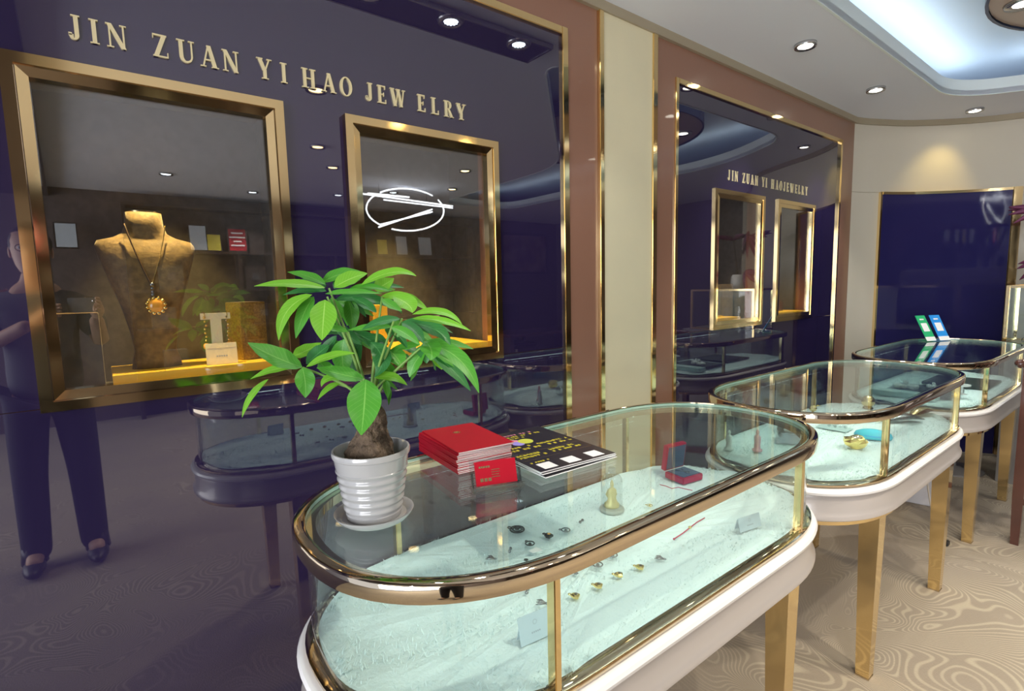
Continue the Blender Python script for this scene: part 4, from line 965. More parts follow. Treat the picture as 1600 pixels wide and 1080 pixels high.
bm = NB(); box(bm, (-.06, -.04, -.0), (.06, .04, .003)); finish('drop_tray', bm, M['traywhite'], t)
t = thing('pale_figurine', 'small whitish standing figure near the back edge of the middle showcase', 'figurine', (.56, 1.88, FZ)); bm = NB(); k = .08
loft(bm, [[(k*rx*math.cos(a), k*ry*math.sin(a), k*z_) for a in [2*PI*i/16 for i in range(16)]] for z_, rx, ry, cx, cy in STAND]); finish('figure_body', bm, M['crystal'], t, True)
# farthest showcase contents: dark trays, pale blocks, crystals
def simple(name, label, cat, a, b, m_, group=None, bevel=.002):
    c_ = ((a[0]+b[0])/2, (a[1]+b[1])/2, a[2]); bm = NB(); box(bm, (a[0]-c_[0], a[1]-c_[1], 0), (b[0]-c_[0], b[1]-c_[1], b[2]-a[2]), bevel=bevel); return tag(finish(name, bm, m_, loc=c_), label, cat, group)
simple('display_tray', 'dark flat tray at the near end of the farthest showcase', 'tray', (.58, 3.50, FZ+.001), (.88, 3.78, FZ+.022), M['tray'])
simple('display_tray', 'pale green-white riser tray behind the dark near tray', 'tray', (.54, 3.40, FZ+.001), (.84, 3.485, FZ+.03), M['traywhite'])
simple('display_tray', 'dark tray by the farther glass of the farthest showcase', 'tray', (.64, 3.95, FZ+.001), (.95, 4.30, FZ+.016), M['tray'])
for i, (x, y, s_, lb) in enumerate(((.66, 3.58, .05, 'rough white crystal heap on the near dark tray, left'), (.76, 3.70, .035, 'smaller white crystal lump on the near dark tray, right'))):
    t = thing('crystal_heap', lb, 'crystal', (x, y, FZ+.023)); bm = NB(); rn = random.Random(20+i)
    for k in range(9): sphere(bm, (rn.uniform(-s_, s_), rn.uniform(-s_*.5, s_*.5), s_*.3), s_*rn.uniform(.28, .45), (1, .8, .8), 7, 5)
    finish('crystal_lumps', bm, M['crystal'], t)
    bm = NB(); sphere(bm, (0, 0, s_*.75), s_*.28, n=7, m_=5); finish('top_crystal', bm, M['crystal'], t)
t = thing('round_stand', 'white round pedestal stand by the front post of the farthest showcase', 'stand', (.90, 3.62, FZ+.0215)); bm = NB(); lathe(bm, [(0, .045), (.038, .045), (.038, .052), (0, .052)], 28); finish('stand_top', bm, M['bead'], t, 'auto'); bm = NB(); lathe(bm, [(0, 0), (.026, 0), (.008, .006), (.007, .045), (0, .045)], 20); finish('stand_foot', bm, M['bead'], t, 'auto')
# green and blue sign cards
def signcard(label, loc, rz, m_, strip):
    t = thing('sign_card', label, 'sign', loc, rz); Rm = Matrix.Rotation(-.50, 4, 'X')
    bm = NB(); box(bm, (-.042, 0, 0), (.042, .003, .19), Rm, bevel=.001); finish('card_front', bm, m_, t)
    bm = NB(); box(bm, (-.026, -.0006, .070), (.026, 0, .132), Rm); finish('white_square', bm, M['paper'], t)
    bm = NB(); box(bm, (-.042, -.0006, .0005), (.042, 0, .030), Rm); box(bm, (-.018, -.0006, .155), (.018, 0, .165), Rm); finish('white_strip', bm, M['paper'], t)
    bm = NB(); box(bm, (-.03, .0035, .0), (.03, .006, .10), Rm); box(bm, (-.03, .004, 0), (.03, .07, .002)); finish('back_prop', bm, m_, t)
p = at(1456, 533, 2, .987); signcard('green payment sign card leaning on the farthest showcase', (p.x, p.y, .988), 1.18, M['green'], 0)
p = at(1477, 532, 2, .987); signcard('blue payment sign card just right of the green one', (p.x, p.y, .988), 1.10, M['blue'], 0)

# ------------------------------------------------------------------ niche contents
NB1 = -.14
def niche_board(y0, y1, z_, label, x0=-.30, x1=-.02):
    t = thing('niche_board', label, 'shelf board', ((x0+x1)/2, (y0+y1)/2, z_))
    bm = NB(); box(bm, (-(x1-x0)/2, -(y1-y0)/2, 0), ((x1-x0)/2, (y1-y0)/2, .022), bevel=.001); finish('board', bm, M['board'], t)
    bm = NB(); box(bm, ((x1-x0)/2, -(y1-y0)/2, 0), ((x1-x0)/2+.002, (y1-y0)/2, .022)); finish('front_edge', bm, M['board'], t)
niche_board(.005, .395, 1.184, 'yellow lit board under the necklace bust', -.30, -.06)
niche_board(.66, 1.16, 1.184, 'yellow lit board in the niche behind the plant')
niche_board(2.72, 3.0, 1.184, 'yellow lit board in the nearer small niche')
niche_board(3.40, 3.86, 1.184, 'yellow lit board in the farthest niche')
bz = 1.2065
# bust
t = thing('necklace_bust', 'golden brown velvet bust wearing an amber pendant necklace', 'necklace bust', (-.17, .110, bz))
secs = [(0, .060, .030, .0), (.02, .058, .028, 0), (.05, .050, .026, 0), (.10, .056, .028, .004), (.17, .070, .032, .010), (.24, .090, .036, .014), (.30, .108, .036, .012), (.335, .116, .032, .006), (.352, .108, .026, .0), (.362, .072, .026, -.004), (.374, .052, .030, -.006), (.395, .045, .032, -.008), (.430, .043, .031, -.008)]
bm = NB(); loft(bm, [[(cx+ry*math.cos(a), rx*math.copysign(abs(math.sin(a))**.8, math.sin(a)), z_) for a in [2*PI*i/32 for i in range(32)]] for z_, rx, ry, cx in secs]); finish('bust_body', bm, M['velvet'], t, True)
bm = NB(); lathe(bm, [(0, 0), (1, 0), (1, .004), (0, .004)], 32, (-.008, 0, .430), .031, .043); finish('neck_cap', bm, M['gold_satin'], t, 'auto')
nk = thing('amber_necklace', 'necklace with a big amber pendant hanging on the bust', 'necklace', (-.12, .105, bz+.22))
o3 = V((-.17, .110, bz))-V((-.12, .105, bz+.22))
bm = NB()
L_ = bez([V((.028, -.046, .395)), V((.050, -.036, .34)), V((.052, -.018, .28)), V((.053, -.001, .232))], 16); R_ = bez([V((.028, .046, .395)), V((.050, .036, .34)), V((.052, .018, .28)), V((.053, .001, .232))], 16)
tube(bm, [p+o3 for p in L_], .0021, 6); finish('cord_left', bm, M['cord'], nk, True)
bm = NB(); tube(bm, [p+o3 for p in R_], .0013, 6); finish('cord_right', bm, M['jewel_gold'], nk, True)
bm = NB()
for (dz, r_) in ((.232, .006), (.222, .0045), (.213, .004), (.205, .005)): sphere(bm, V((.056, .001, dz))+o3, r_, (.8, 1, 1), 10, 7)
finish('pendant_bail', bm, M['jewel_silver'], nk, True)
bm = NB(); sphere(bm, V((.057, .006, .175))+o3, .020, (.5, 1, 1), 16, 12); finish('amber_drop', bm, M['amber'], nk, True)
bm = NB()
for k in range(12):
    a = PI*.9+k*2*PI/12; sphere(bm, V((.059, .006+.021*math.cos(a), .175+.021*math.sin(a)))+o3, .0052, (.8, 1, 1), 8, 6)
finish('gold_setting', bm, M['jewel_gold'], nk, True)
def tbox(name, label, loc, dims, m_, rz, cap):
    t = thing(name, label, 'display block', loc, rz); bm = NB(); box(bm, (-dims[0]/2, -dims[1]/2, 0), (dims[0]/2, dims[1]/2, dims[2]), bevel=.0015); finish('block_body', bm, m_, t)
    bm = NB(); box(bm, (-dims[0]/2+.001, -dims[1]/2+.001, dims[2]), (dims[0]/2-.001, dims[1]/2-.001, dims[2]+.0012)); finish('block_top', bm, cap, t)
tbox('display_block', 'dark velvet block at the left of the necklace niche', (-.12, -.055, 1.158), (.14, .09, .210), M['velvet_dark'], 0, M['velvet'])
tbox('display_block', 'gold glitter block at the right of the necklace niche', (-.19, .352, bz+.0005), (.085, .080, .175), M['glitter'], math.radians(18), M['velvet'])
# earring stand with T bar and card
t = thing('earring_stand', 'cream T shaped stand holding a pair of long amber earrings', 'earring stand', (-.12, .257, bz), 0)
bm = NB(); box(bm, (-.004, -.014, .0), (.004, .014, .136)); box(bm, (-.005, -.038, .130), (.005, .038, .148)); box(bm, (-.02, -.025, 0), (.02, .025, .004)); finish('t_bar', bm, M['cream'], t)
for s_ in (-1, 1):
    er = thing('long_earring', '%s long earring of small stones hanging from the cream T stand' % ('left' if s_ < 0 else 'right'), 'earring', (-.113, .257+s_*.029, bz+.148), 0, 'pair of long earrings')
    bm = NB(); rn = random.Random(30+s_)
    for k in range(7): sphere(bm, (rn.uniform(-.001, .001), rn.uniform(-.0025, .0025), -.012-.011*k), rn.uniform(.0028, .0042), n=8, m_=6)
    finish('bead_chain', bm, M['jewel_gold'] if s_ < 0 else M['bronze'], er, True)
    bm = NB(); sphere(bm, (0, 0, -.095), .0095, (.6, 1, 1), 10, 8); finish('stone_drop', bm, M['amber'], er, True)
    bm = NB(); tube(bm, [(-.012, 0, .001), (-.004, 0, .004), (0, 0, 0), (0, 0, -.010)], .001, 5); finish('hook', bm, M['jewel_gold'], er, True)
t = thing('display_card', 'cream upright card in front of the earring stand', 'card', (-.090, .262, bz), -.06)
bm = NB(); box(bm, (-.001, -.040, 0), (.001, .040, .062), Matrix.Rotation(-.22, 4, 'Y')); box(bm, (-.020, -.036, .0), (-.019, .036, .045), Matrix.Rotation(.22, 4, 'Y')); finish('card_sheet', bm, M['cream'], t)
bm = NB()
for k in range(5): box(bm, (.001, -.014+k*.006, .022), (.0014, -.010+k*.006, .026), Matrix.Rotation(-.22, 4, 'Y'))
finish('card_print', bm, M['cardgrey'], t)
# niche behind the plant
tbox('display_block', 'golden block half hidden by leaves in the niche behind the plant', (-.19, .77, bz), (.08, .07, .15), M['board'], .3, M['board'])
t = thing('display_card', 'tilted grey card at the right of the niche behind the plant', 'card', (-.24, 1.07, bz), .2); bm = NB(); box(bm, (-.001, -.03, 0), (.001, .03, .10), Matrix.Rotation(-.3, 4, 'Y')); finish('card_sheet', bm, M['cardgrey'], t); bm = NB(); box(bm, (.001, -.02, .05), (.0014, .02, .06), Matrix.Rotation(-.3, 4, 'Y')); finish('card_print', bm, M['paper'], t)
for i, (y, hgt, lb) in enumerate(((.86, .05, 'tiny gold figure left on the yellow board, seen between leaves'), (1.02, .045, 'tiny gold bell figure at the right of the yellow board behind the plant'))):
    t = thing('gold_miniature', lb, 'figurine', (-.12, y, bz)); bm = NB(); lathe(bm, [(0, 0), (.018, 0), (.018, .006), (.012, .018), (.006, hgt*.75), (.007, hgt*.85), (0, hgt)], 18); finish('figure_body', bm, M['jewel_gold'], t, True); bm = NB(); sphere(bm, (0, 0, hgt), .005, n=8, m_=6); finish('figure_head', bm, M['jewel_gold'], t, True)
tbox('display_block', 'brown block at the back right of the niche behind the plant', (-.26, 1.0, bz), (.09, .16, .085), M['velvet'], 0, M['velvet_dark'])
# nearer small niche
t = thing('dragon_ring_ornament', 'golden ring shaped ornament in the nearer small niche', 'ornament', (-.12, 2.79, bz), .0)
bm = NB(); tube(bm, [(0, .035*math.cos(a), .095+.05*math.sin(a)) for a in [2*PI*i/24 for i in range(24)]], .009, 8, True); finish('ring_body', bm, M['jewel_gold'], t, True)
bm = NB(); lathe(bm, [(0, 0), (.035, 0), (.03, .012), (.012, .03), (.014, .045), (0, .05)], 20); finish('ring_foot', bm, M['bronze'], t, True)
bm = NB(); sphere(bm, (.004, -.02, .10), .020, (.8, .8, 1.2), 10, 8); sphere(bm, (.006, -.022, .132), .011, n=8, m_=6); finish('gold_figure', bm, M['gold_satin'], t, True)
t = thing('acrylic_cover', 'clear acrylic box beside the golden ring ornament', 'display box', (-.16, 2.90, bz)); bm = NB(); box(bm, (-.05, -.05, 0), (.05, .05, .15)); finish('cover_box', bm, M['acrylic'], t); bm = NB(); box(bm, (-.052, -.052, 0), (.052, .052, .006)); finish('cover_base', bm, M['board'], t)
tbox('display_block', 'tall taupe block at the right of the nearer small niche', (-.24, 3.09, 1.16), (.14, .18, .24), M['velvet'], 0, M['velvet_dark'])
tbox('display_block', 'red brown box in the farthest niche', (-.16, 3.62, bz), (.10, .22, .07), M['wood'], 0, M['wood'])
tbox('display_block', 'tall brown block behind the red brown box in the farthest niche', (-.27, 3.60, bz), (.08, .30, .22), M['velvet_dark'], 0, M['velvet'])
t = thing('gold_miniature', 'tiny gold charm standing on the red brown box in the farthest niche', 'figurine', (-.15, 3.56, bz+.0722)); bm = NB(); lathe(bm, [(0, 0), (.014, 0), (.006, .012), (.009, .03), (0, .042)], 14); finish('figure_body', bm, M['jewel_gold'], t, True); bm = NB(); sphere(bm, (0, 0, .045), .005, n=8, m_=6); finish('figure_head', bm, M['jewel_gold'], t, True)

# ------------------------------------------------------------------ right edge: chair, counter, glass cabinet, purple leaves
ch = thing('wooden_armchair', 'polished red brown wooden armchair at the right edge beside the farthest showcase', 'chair', (1.36, 3.92, 0), 0)
def leg_(x, y, z0, z1, w_=.022, nm='leg'):
    bm = NB(); loft(bm, [[(x+u*w_*k_, y+v_*w_*k_, z_) for u, v_ in ((-1,-1),(1,-1),(1,1),(-1,1))] for z_, k_ in ((z0, .75), (z0+.25, 1), (z1, .9))]); finish(nm, bm, M['wood'], ch)
AH = .965
for y in (-.22, .22): leg_(-.215, y, 0, AH-.02)
for y in (-.22, .22): leg_(.215, y, 0, 1.25)
bm = NB(); box(bm, (-.22, -.23, .60), (.23, .23, .66), bevel=.01); finish('seat', bm, M['wood'], ch)
bm = NB(); box(bm, (-.21, -.21, .66), (.19, .21, .70), bevel=.015); finish('cushion', bm, M['shirt'], ch)
for y in (-.22, .22):
    bm = NB(); tube(bm, bez([(-.25, y, AH-.02), (-.245, y, AH+.02), (-.10, y, AH+.01), (.06, y, AH+.0), (.215, y, AH+.03)], 14), [.016, .024, .026, .022, .018, .017, .017, .017, .017, .017, .018, .018, .018, .018, .018], 10); sphere(bm, (-.25, y, AH-.006), .026, (.9, 1, .9), 12, 9); finish('armrest', bm, M['wood'], ch, True)
bm = NB(); box(bm, (-.225, -.21, .29), (-.205, .21, .325), bevel=.004); box(bm, (.205, -.21, .29), (.225, .21, .325), bevel=.004); finish('stretcher', bm, M['wood'], ch)
for y in (-.22, .22):
    bm = NB(); box(bm, (-.2, y-.01, .22), (.2, y+.01, .25), bevel=.004); finish('side_stretcher', bm, M['wood'], ch)
bm = NB(); box(bm, (.20, -.21, 1.13), (.23, .21, 1.24), bevel=.008); box(bm, (.21, -.05, .66), (.222, .05, 1.13)); finish('backrest', bm, M['wood'], ch)
simple('grey_counter', 'grey low counter standing beyond the farthest showcase', 'counter', (.88, 4.78, 0), (1.62, 5.20, .945), M['grey'])
gc = thing('glass_cabinet', 'table glass cabinet with gold edges on the grey counter', 'display cabinet', (1.20, 4.97, .946))
cw, cdp, chh = .33, .17, .40
bm = NB()
for sx in (-1, 1):
    for sy in (-1, 1): box(bm, (sx*cw-.010, sy*cdp-.010, 0), (sx*cw+.010, sy*cdp+.010, chh), bevel=.002)
for z_ in (0, chh-.016):
    for sy in (-1, 1): box(bm, (-cw, sy*cdp-.009, z_), (cw, sy*cdp+.009, z_+.018))
    for sx in (-1, 1): box(bm, (sx*cw-.009, -cdp, z_), (sx*cw+.009, cdp, z_+.018))
finish('gold_frame', bm, M['gold'], gc)
bm = NB(); box(bm, (-cw+.01, cdp-.006, .018), (cw-.01, cdp-.002, chh-.018)); box(bm, (-cw+.01, -cdp+.01, .002), (cw-.01, cdp-.008, .012)); finish('lining', bm, M['cabback'], gc)
bm = NB(); box(bm, (-cw+.008, -cdp-.002, .018), (cw-.008, -cdp+.002, chh-.018)); box(bm, (-cw-.002, -cdp+.008, .018), (-cw+.002, cdp-.008, chh-.018)); finish('glass_pane', bm, M['glass'], gc)
for i in range(3):
    t = thing('ring_in_cabinet', 'small silver ring piece inside the glass cabinet, %s of three' % ('left', 'middle', 'right')[i], 'ring', (.95+.12*i, 4.93, .959), 0, 'silver rings in the cabinet'); bm = NB(); tube(bm, [(.014*math.cos(a), 0, .016+.014*math.sin(a)) for a in [2*PI*k/16 for k in range(16)]], .003, 6, True); finish('band', bm, M['jewel_silver'], t, True); bm = NB(); sphere(bm, (0, 0, .034), .005, n=8, m_=6); finish('stone', bm, M['crystal'], t, True)
pp = thing('purple_foliage', 'artificial plant with drooping dark purple leaves at the right edge', 'plant', (1.14, 5.0, 1.347))
bm = NB(); lathe(bm, [(0, 0), (.05, 0), (.065, .05), (.06, .12), (.045, .14), (0, .13)], 24); finish('vase', bm, M['whitebox'], pp, True)
bm = NB(); tube(bm, [(0, 0, .1), (-.02, 0, .3), (-.08, 0, .48)], .006, 6); tube(bm, [(0, 0, .1), (.03, 0, .3), (.06, 0, .5)], .006, 6); finish('stalk', bm, M['cord'], pp, True)
def petal(c_, d_, L, wd):
    c_ = V(c_); d_ = V(d_).normalized(); bm = NB(); s_ = d_.cross(V((0, 1, 0))).normalized(); rows = []
    for k in range(8):
        q = k/7; wv = wd*math.sin(PI*min(.97, q*.9+.08)); p = c_+d_*L*q+V((0, -.02*math.sin(q*3), -.05*q*q))
        rows.append([p-s_*wv, p+V((0, -.006, 0)), p+s_*wv, p+V((0, .006, 0))])
    loft(bm, rows); finish('leaf', bm, M['purple'], pp, True)
rn = random.Random(4)
for k in range(9): petal((-.10-.0*k, 0, .46+.012*k), (-1+.16*k, rn.uniform(-.3, .3), .55-.16*k), .26-.008*k, .024)
for k in range(7): petal((.06, 0, .48), (math.cos(k*.9), math.sin(k*.9), .5), .2, .022)
for k in range(4): petal((-.09, -.05, .16), (-1+.3*k, 0, .2-.2*k), .17, .024)
# things under the farthest showcase
t = thing('frosted_storage_box', 'tall frosted box with a purple lid under the farthest showcase', 'storage box', (.62, 4.02, 0), .2)
bm = NB(); box(bm, (-.10, -.10, 0), (.10, .10, .40), bevel=.008); finish('box_body', bm, M['whitebox'], t); bm = NB(); box(bm, (-.105, -.105, .40), (.105, .105, .52), bevel=.01); finish('box_lid', bm, M['purplebox'], t)
t = thing('power_cable', 'pale cable hanging from the middle showcase to the carpet', 'cable', (.86, 3.16, 0))
bm = NB(); tube(bm, bez([(.02, -.08, .615), (.03, -.02, .45), (.0, .10, .25), (.05, .24, .02)], 16), .0035, 6); finish('cord', bm, M['cable'], t, True)
bm = NB(); box(bm, (.035, .235, .001), (.075, .275, .026), bevel=.004); finish('plug', bm, M['blackpl'], t)
t = thing('stool', 'round stool on the carpet behind the farthest showcase', 'stool', (.62, 4.86, 0)); bm = NB(); lathe(bm, [(0, 0), (.19, 0), (.19, .01), (.03, .03), (.025, .5), (0, .5)], 32); finish('stool_foot', bm, M['grey'], t, 'auto'); bm = NB(); lathe(bm, [(0, .5), (.16, .5), (.17, .53), (.16, .57), (0, .58)], 32); finish('stool_seat', bm, M['case'], t, 'auto')

# ------------------------------------------------------------------ the room behind the camera, seen mirrored
SX = 5.45
t = thing('bookcase', 'dark wood shelf unit along the opposite wall, seen mirrored', 'shelf unit', (SX+.22, 2.6, 0))
bm = NB(); box(bm, (-.0, -2.35, 0), (.24, -2.31, 2.45)); box(bm, (0, 2.31, 0), (.24, 2.35, 2.45)); box(bm, (.22, -2.31, 0), (.24, 2.31, 2.45))
for y in (-1.2, 0, 1.2): box(bm, (0, y-.02, 0), (.22, y+.02, 1.90))
finish('carcass', bm, M['darkwood'], t)
for z_ in (.5, 1.0, 1.45, 1.90, 2.42):
    bm = NB(); box(bm, (-.03, -2.31, z_), (.22, 2.31, z_+.03)); finish('shelf', bm, M['darkwood'], t)
def cert(px_, m_, w_, h_, label, lines=False):
    p = at(px_, 372, 0, -SX); y = p.y
    t = thing('framed_certificate', label, 'certificate', (SX+.24, y, 1.9305), 0, 'certificates on the mirrored shelf'); Rm = Matrix.Rotation(.12, 4, 'Y')
    bm = NB(); box(bm, (0, -w_/2, 0), (.02, w_/2, h_), Rm); finish('certificate_frame', bm, M['darkwood'], t)
    bm = NB(); box(bm, (-.002, -w_/2+.015, .015), (.0, w_/2-.015, h_-.015), Rm); s_ = finish('certificate_sheet', bm, M[m_], t)
    if lines:
        bm = NB()
        for k, (a, b) in enumerate(((-.3, .3), (-.4, .4), (-.2, .2), (-.35, .35))): box(bm, (-.004, a*w_, h_*(.75-.17*k)), (-.002, b*w_, h_*(.75-.17*k)+.018), Rm)
        finish('white_writing', bm, M['paper'], s_)
cert(102, 'silverpl', .2, .28, 'pale certificate at the far left of the mirrored shelf')
cert(315, 'silverpl', .20, .32, 'silver certificate left of the small gold one, mirrored'); cert(340, 'goldpl', .17, .22, 'small gold certificate beside a silver one, mirrored'); cert(378, 'red', .22, .30, 'dark red certificate with white writing, mirrored', True)
cert(409, 'darkwood', .18, .27, 'dark framed certificate right of the red one, mirrored'); cert(458, 'silverpl', .15, .26, 'narrow silver certificate between the two big niches, mirrored'); cert(478, 'darkwood', .16, .24, 'small dark certificate between the niches, mirrored')
cert(573, 'silverpl', .22, .30, 'pale certificate below the neon emblem, leftmost of four'); cert(609, 'goldpl', .18, .24, 'gold certificate below the neon emblem'); cert(640, 'silverpl', .2, .30, 'pale certificate right of the gold one under the neon emblem'); cert(677, 'silverpl', .24, .30, 'rightmost silver certificate under the neon emblem'); cert(700, 'darkwood', .16, .2, 'small dark frame at the right end of the mirrored shelf')
rn = random.Random(9)
n_ = 0
rows_ = ((.53, 'lowest open shelf'), (1.03, 'second shelf'), (1.48, 'third shelf'))
for z_, nm in rows_:
    for k in range(5):
        y = .65+k*.95+rn.uniform(-.1, .1); t = thing('storage_file', 'dark box file on the %s of the mirrored unit, %s' % (nm, ('leftmost', 'second', 'middle', 'fourth', 'rightmost')[k]), 'box file', (SX+.35, y, z_+.001), 0, 'box files on the mirrored shelves')
        bm = NB(); hh = rn.uniform(.2, .3); box(bm, (-.1, -.12, 0), (.1, .12, hh), bevel=.004); finish('file_body', bm, M['darkwood'] if k % 2 else M['velvet_dark'], t); bm = NB(); box(bm, (-.102, -.04, hh*.4), (-.1, .04, hh*.7)); finish('file_label', bm, M['niche'], t)
# lit emblem hanging from the ceiling
EX = 4.05
def ep(px_, py_): return at(px_, py_, 0, -EX)
c0 = ep(632, 328); c0 = V((EX, c0.y, c0.z))
em = thing('neon_emblem', 'white neon emblem, broken ring crossed by bars, mirrored in the niche behind the plant', 'neon sign', c0)
def seg(px_list, closed=False, r_=.009):
    pts = [V((EX, ep(*q).y, ep(*q).z))-c0 for q in px_list]; bm = NB(); tube(bm, pts, r_, 8, closed); finish('neon_tube', bm, M['neon'], em, True)
def er_(a0, a1, n_=28): return [(633.5+60.5*math.cos(a0+(a1-a0)*i/n_), 327.5-33*math.sin(a0+(a1-a0)*i/n_)-4*math.cos(a0+(a1-a0)*i/n_)*-1*.6) for i in range(n_+1)]
seg(er_(math.radians(45), math.radians(130), 16)); seg(er_(math.radians(140), math.radians(232), 18)); seg(er_(math.radians(250), math.radians(392), 26))
seg([(562, 302), (708, 322)]); seg([(575, 302), (640, 308)], r_=.010); seg([(600, 312), (708, 325)], r_=.008)
seg([(592, 355), (676, 327)]); seg([(594, 351), (676, 331)], r_=.009)
bm = NB(); 
for dy in (-.3, .3): tube(bm, [(0, dy, .1), (0, dy, ZC-c0.z-.005 if not (2.3 < EX < 4.8) else 2.895-c0.z)], .003, 6)
finish('hanger', bm, M['dark'], em)
# picture, counter, office chair
t = thing('framed_picture', 'wide dark framed picture on the opposite wall, seen mirrored right of the niche', 'picture', (XR-.03, 6.2, 1.65))
bm = NB()
for a, b in (((0, -.55, 0), (.03, .55, .05)), ((0, -.55, .70), (.03, .55, .75)), ((0, -.55, .05), (.03, -.50, .70)), ((0, .50, .05), (.03, .55, .70))): box(bm, a, b)
finish('picture_frame', bm, M['darkwood'], t); bm = NB(); box(bm, (.01, -.50, .05), (.02, .50, .70)); finish('picture_sheet', bm, mat('picture_paint', (.12, .05, .06), .4, noise=(5, (.25, .18, .14))), t)
t = thing('office_desk', 'dark office desk in the open floor, seen mirrored', 'desk', (4.5, 5.2, 0)); bm = NB(); box(bm, (-.4, -.8, .72), (.4, .8, .76), bevel=.005); finish('desk_top', bm, M['wood'], t); bm = NB(); box(bm, (-.35, -.76, 0), (.35, -.70, .72)); box(bm, (-.35, .70, 0), (.35, .76, .72)); finish('desk_side', bm, M['darkwood'], t)
t = thing('office_chair', 'black high backed office chair behind the desk, seen mirrored', 'chair', (5.1, 5.3, 0)); bm = NB(); loft(bm, [[(.20+.05*s_, -.24*k_, .5+.65*s_), (.28+.05*s_, -.22*k_, .5+.65*s_), (.28+.05*s_, .22*k_, .5+.65*s_), (.20+.05*s_, .24*k_, .5+.65*s_)] for s_, k_ in ((0, .9), (.3, 1), (.8, 1), (1, .75))]); finish('backrest', bm, M['blackpl'], t, 'auto')
bm = NB(); box(bm, (-.25, -.25, .44), (.25, .25, .53), bevel=.03); finish('seat', bm, M['blackpl'], t); bm = NB(); tube(bm, [(0, 0, .05), (0, 0, .44)], .03, 10); finish('column', bm, M['lampring'], t)
for k in range(5):
    a = k*2*PI/5; bm = NB(); tube(bm, [(0, 0, .08), (.28*math.cos(a), .28*math.sin(a), .05)], .018, 8); sphere(bm, (.28*math.cos(a), .28*math.sin(a), .026), .026, n=10, m_=8); finish('leg', bm, M['blackpl'], t, True)
for y in (-.27, .27):
    bm = NB(); tube(bm, [(.15, y, .5), (.10, y, .70), (-.12, y, .71)], .018, 8); finish('armrest', bm, M['blackpl'], t, True)

# ------------------------------------------------------------------ the photographer, mirrored in the first gold frame
def skinned(nodes, edges, root, m_, name, parent, lvl=2):
    me = bpy.data.meshes.new(name); me.from_pydata([n[0] for n in nodes], edges, [])
    o = bpy.data.objects.new(name, me); COL.objects.link(o)
    md = o.modifiers.new('skin', 'SKIN'); 
    for i, n in enumerate(nodes):
        r_ = n[1] if isinstance(n[1], tuple) else (n[1], n[1])
        me.skin_vertices[0].data[i].radius = r_; me.skin_vertices[0].data[i].use_root = (i == root)
    md.use_smooth_shade = True
    s_ = o.modifiers.new('sub', 'SUBSURF'); s_.levels = lvl; s_.render_levels = lvl
    me.materials.append(m_); o.parent = parent; return o
pr = thing('person', 'person in grey shirt and dark trousers holding up a phone, mirrored at far left', 'person', (1.98, -.26, 0), 0)
# local axes: facing -x; y to the person's right (wall side seen left)
nodes = [((0, 0, .93), (.10, .13)), ((0, 0, 1.10), (.09, .12)), ((.0, 0, 1.30), (.09, .13)), ((.01, 0, 1.42), (.06, .08)), ((.0, 0, 1.50), .052), ((-.01, 0, 1.56), .06),
 ((0, .17, 1.40), .040), ((-.05, .24, 1.17), .040), ((-.24, .23, 1.31), .032), ((.0, -.17, 1.40), .040), ((-.05, -.22, 1.17), .040), ((-.22, -.02, 1.29), .032),
 ((0, .09, .86), .07), ((.0, .11, .50), .05), ((.02, .12, .10), .042), ((-.10, .13, .045), .036), ((0, -.09, .86), .07), ((.0, -.11, .50), .05), ((.02, -.12, .10), .042), ((-.10, -.13, .045), .036)]
edges = [(0, 1), (1, 2), (2, 3), (3, 4), (4, 5), (3, 6), (6, 7), (7, 8), (3, 9), (9, 10), (10, 11), (0, 12), (12, 13), (13, 14), (14, 15), (0, 16), (16, 17), (17, 18), (18, 19)]
skinned(nodes, edges, 0, M['skin'], 'body', pr)
sh_ = [((0, 0, .84), (.15, .185)), ((0, 0, 1.10), (.12, .155)), ((0, 0, 1.30), (.125, .18)), ((.01, 0, 1.42), (.08, .12)), ((0, .17, 1.40), .078), ((-.04, .235, 1.20), .064), ((0, -.17, 1.40), .078), ((-.04, -.215, 1.20), .064)]
skinned(sh_, [(0, 1), (1, 2), (2, 3), (3, 4), (4, 5), (3, 6), (6, 7)], 0, M['shirt'], 'shirt', pr)
tr_ = [((0, 0, 1.02), (.125, .150)), ((0, .09, .86), .100), ((.0, .11, .50), .078), ((.01, .12, .03), .066), ((0, -.09, .86), .100), ((.0, -.11, .50), .078), ((.01, -.12, .03), .066)]
skinned(tr_, [(0, 1), (1, 2), (2, 3), (0, 4), (4, 5), (5, 6)], 0, M['trousers'], 'trousers', pr)
for y in (.13, -.13):
    bm = NB(); sphere(bm, (-.05, y, .035), .05, (2.6, .95, .75), 16, 10)
    for v_ in bm.verts: v_.co.z = max(v_.co.z, .0)
    tube(bm, [(.0, y, .04), (.0, y, .13)], [.056, .050], 12); finish('shoe', bm, M['blackpl'], pr, True)
hc = V((-.02, 0, 1.645)); bm = NB()
rings = []
for z_, rx, ry, cx in ((-.115, .035, .035, -.035), (-.10, .055, .048, -.03), (-.07, .078, .062, -.015), (-.03, .092, .072, -.002), (.01, .098, .077, .0), (.05, .098, .078, .004), (.085, .085, .070, .008), (.11, .055, .048, .008), (.122, .02, .02, .008)):
    rings.append([(hc.x+cx+rx*math.cos(a), hc.y+ry*math.sin(a), hc.z+z_) for a in [2*PI*i/24 for i in range(24)]])
loft(bm, rings)
sphere(bm, hc+V((-.102, 0, -.015)), .016, (1.0, .8, 1.5), 10, 8)
for s_ in (-1, 1): sphere(bm, hc+V((.005, s_*.079, -.005)), .022, (.7, .35, 1.3), 10, 8)
hd = finish('head', bm, M['skin'], pr, True)
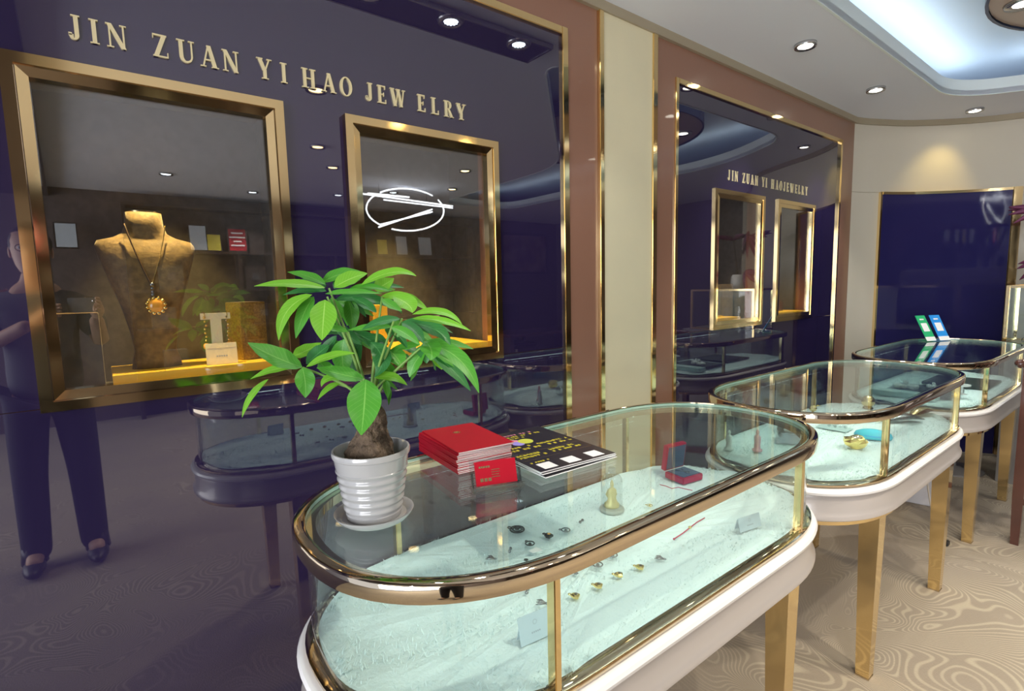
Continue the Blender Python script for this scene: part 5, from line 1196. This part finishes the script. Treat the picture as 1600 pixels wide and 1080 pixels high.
for s_ in (-1, 1):
    bm = NB(); sphere(bm, hc+V((-.087, s_*.030, .012)), .0115, (.8, 1.2, .8), 10, 8); finish('eye', bm, M['paper'], hd, True)
    bm = NB(); sphere(bm, hc+V((-.0955, s_*.030, .012)), .0050, (.6, 1, 1), 8, 6); finish('pupil', bm, M['hair'], hd, True)
    bm = NB(); tube(bm, [hc+V((-.100, s_*.030+.019*math.cos(a), .010+.016*math.sin(a))) for a in [2*PI*i/18 for i in range(18)]], .0016, 5, True); finish('spectacle_rim', bm, M['blackpl'], hd, True)
bm = NB(); tube(bm, [hc+V((-.080, -.022, -.062)), hc+V((-.091, 0, -.060)), hc+V((-.080, .022, -.062))], [.003, .006, .003], 8); finish('mouth', bm, M['pinkres'], hd, True)
bm = NB(); k0 = len(bm.verts); sphere(bm, hc+V((.014, 0, .035)), .1, (1.0, .84, .98), 24, 14)
for v_ in bm.verts:
    d = v_.co-hc
    if d.x < -.055 and d.z < .075: v_.co.x = hc.x-.03
    if d.z < -.02: v_.co.z = hc.z-.02+(d.z+.02)*.3
finish('hair', bm, M['hair'], hd, True)
# phone and hands
ph = thing('phone', 'black phone held up by the person taking the picture', 'phone', (1.70, -.075, 1.372), math.radians(38))
bm = NB(); box(bm, (-.004, -.075, -.036), (.004, .075, .036), bevel=.003); finish('phone_body', bm, M['blackpl'], ph); bm = NB(); lathe(bm, [(0, 0), (.007, 0), (.007, .002), (0, .002)], 16); 
bmesh.ops.transform(bm, matrix=Matrix.Translation((-.0042, .055, .018)) @ Matrix.Rotation(-PI/2, 4, 'Y'), verts=bm.verts); finish('lens', bm, M['lampring'], ph, True)
for side, (wrist, d) in enumerate((((-.24, .23, 1.31), 1), ((-.22, -.02, 1.29), -1))):
    bs = V(wrist); tgt = (V((1.70, -.075, 1.372))+V((math.cos(math.radians(38)+PI/2), math.sin(math.radians(38)+PI/2), 0))*.078*d)-V((1.98, -.26, 0))
    dirv = (tgt-bs).normalized(); palm = bs+dirv*min(.08, (tgt-bs).length*.7)
    nodes = [(tuple(bs), .026), (tuple(bs.lerp(palm, .5)), .030), (tuple(palm), .032)]; edges = [(0, 1), (1, 2)]
    for f_ in range(4):
        o_ = V((0, 0, .026-.017*f_)); l_ = (.030, .034, .031, .025)[f_]; i0 = len(nodes)
        a1 = palm+o_+dirv*.022; a2 = a1+dirv*l_*.7+V((-.008, 0, 0)); a3 = a2+V((-.012, -.014*d, 0))
        nodes += [(tuple(a1), .0095), (tuple(a2), .0085), (tuple(a3), .0075)]; edges += [(2, i0), (i0, i0+1), (i0+1, i0+2)]
    i0 = len(nodes); a1 = bs.lerp(palm, .5)+V((.012, 0, .018)); nodes += [(tuple(a1), .011), (tuple(a1+V((.004, -.02*d, .026))), .0095), (tuple(a1+V((-.002, -.038*d, .036))), .008)]; edges += [(1, i0), (i0, i0+1), (i0+1, i0+2)]
    skinned(nodes, edges, 0, M['skin'], 'hand', pr, 1)
